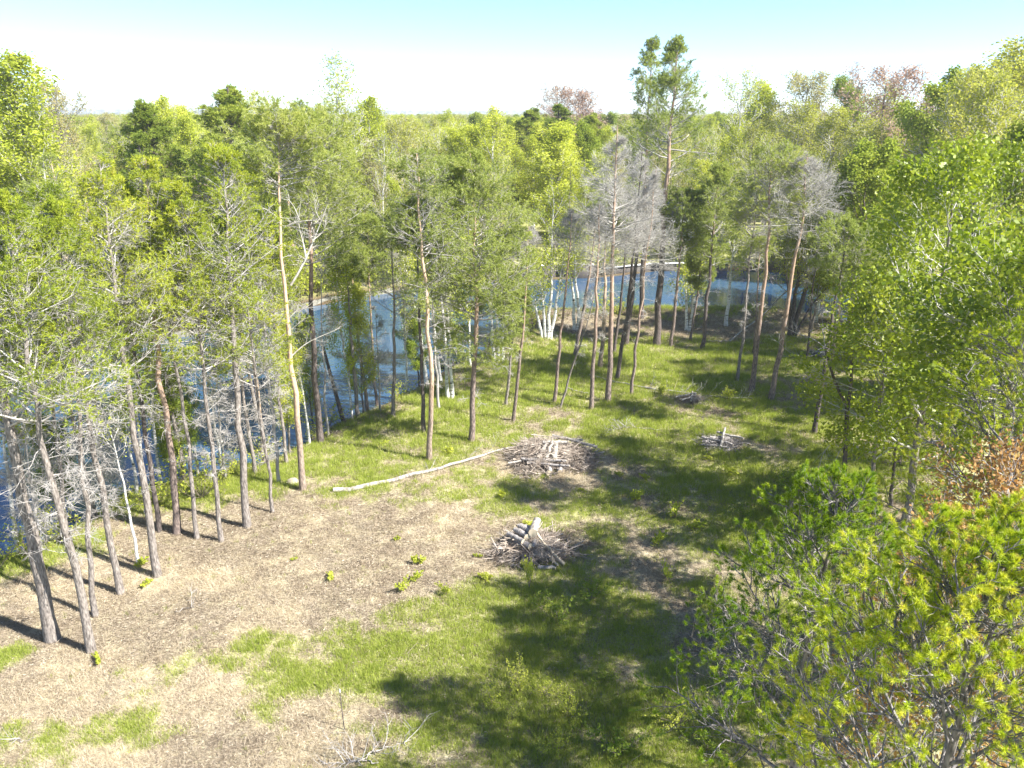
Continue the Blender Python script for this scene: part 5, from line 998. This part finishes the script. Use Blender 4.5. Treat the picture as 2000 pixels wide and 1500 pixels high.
def hull(name, L, W_, H, m, loc, rz, label, cat, seat=True):
    K, S = 15, 10; u = np.linspace(-1, 1, K); wv_ = np.clip(1-np.abs(u)**2.4, .03, 1); V = np.zeros((K, S, 3))
    for i in range(K):
        a = np.linspace(math.pi, 2*math.pi, S); V[i, :, 0] = u[i]*L/2; V[i, :, 1] = np.cos(a)*W_/2*wv_[i]; V[i, :, 2] = np.sin(a)*H*(.7+.3*wv_[i])+H+.12*abs(u[i])**3
    mb = MB(); ii_ = np.arange(K*S).reshape(K, S); mb.quads(V, np.stack([ii_[:-1, :-1], ii_[1:, :-1], ii_[1:, 1:], ii_[:-1, 1:]], -1).reshape(-1, 4))
    Dk = np.stack([V[:, 0], (V[:, 0]+V[:, -1])/2+np.array([0, 0, .06]), V[:, -1]], 1); jj = np.arange(K*3).reshape(K, 3); f = np.stack([jj[:-1, :-1], jj[1:, :-1], jj[1:, 1:], jj[:-1, 1:]], -1); f = np.concatenate([f[:5], f[9:]]).reshape(-1, 4); mb.quads(Dk, f)
    root = empty(name, loc, label, cat, rz=rz); mb.obj('hull', M[m], root, True)
    if seat:
        s_b = MB(); box(s_b, -.2, 0, H*.55, .4, W_*.7, .05); box(s_b, -.42, 0, H*.9, .05, W_*.6, .3); s_b.obj('seat', M['dark_metal'], root)
    return root
p = g(108, 688, WZ); hull('kayak', 3.2, .75, .28, 'red', (p[0], p[1], WZ-.03), .25, 'red kayak floating beside the wooden dock', 'kayak')
p = gh(890, 712); hull('rowing_boat', 2.6, .95, .35, 'dark_metal', (p[0]-.3, p[1]+.9, WZ-.03), -.2, 'small dark boat drawn up at the shore by the two-stem birch', 'boat')
def house(name, x, y, rz, Wd, Dp, Hh, label, wallm, pitch=.38):
    root = empty(name, (x, y, float(height(x, y))), label, 'house', rz=rz); mb = MB(); box(mb, 0, 0, Hh/2-.15, Wd, Dp, Hh+.3); rg = Hh+Dp/2*pitch
    for s in (-1, 1):
        mb.tris(np.array([[s*Wd/2, -Dp/2, Hh], [s*Wd/2, Dp/2, Hh], [s*Wd/2, 0, rg-.06]]), np.array([[0, 1, 2]]))
    mb.obj('wall', M[wallm], root); rb = MB(); ov = .45
    for s in (-1, 1):
        a = math.atan(pitch); Ls = (Dp/2+ov)/math.cos(a); cy = s*(Dp/2+ov)/2; cz = rg-(Dp/2+ov)/2*pitch+.06; box(rb, 0, cy, cz, Wd+.8, Ls, .10, 0, -s*a if False else (a if s > 0 else -a))
    ro = rb.obj('roof', M['roof'], root); cb = MB(); box(cb, Wd*.25, .6, rg+.3, .6, .6, 1.1); cb.obj('chimney', M['stone'], ro)
    for k in (-1, 0, 1):
        if k == 0:
            d_ = MB(); box(d_, 0, -Dp/2-.03, 1.02, .95, .05, 2.05); do = d_.obj('door', M['white'], root); h_ = MB(); box(h_, .36, -Dp/2-.08, 1.0, .05, .05, .14); h_.obj('handle', M['dark_metal'], do); continue
        f = MB(); box(f, k*Wd*.29, -Dp/2-.03, 1.5, 1.7, .05, 1.3); fo = f.obj('window', M['white'], root)
        gl = MB(); box(gl, k*Wd*.29-.40, -Dp/2-.06, 1.5, .70, .02, 1.1); box(gl, k*Wd*.29+.40, -Dp/2-.06, 1.5, .70, .02, 1.1); gl.obj('pane', M['glass'], fo)
    pb = MB(); box(pb, 0, -Dp/2-1.1, .12, Wd*.7, 2.1, .24); pb.obj('porch_floor', M['deck'], root)
    for s in (-1, 1):
        q = MB(); box(q, s*Wd*.33, -Dp/2-2.0, 1.3, .14, .14, 2.2); q.obj('porch_post', M['white'], root)
    pr_ = MB(); box(pr_, 0, -Dp/2-1.15, 2.5, Wd*.74, 2.3, .09); pr_.obj('porch_roof', M['roof'], root)
house('house', house_a[0], house_a[1], .35, 11, 8, 3.0, 'grey-roofed single-storey house hidden among the left trees', 'siding')
house('house', house_b[0], house_b[1], -.1, 7, 6, 2.8, 'white cottage glimpsed behind the tallest pine', 'white')
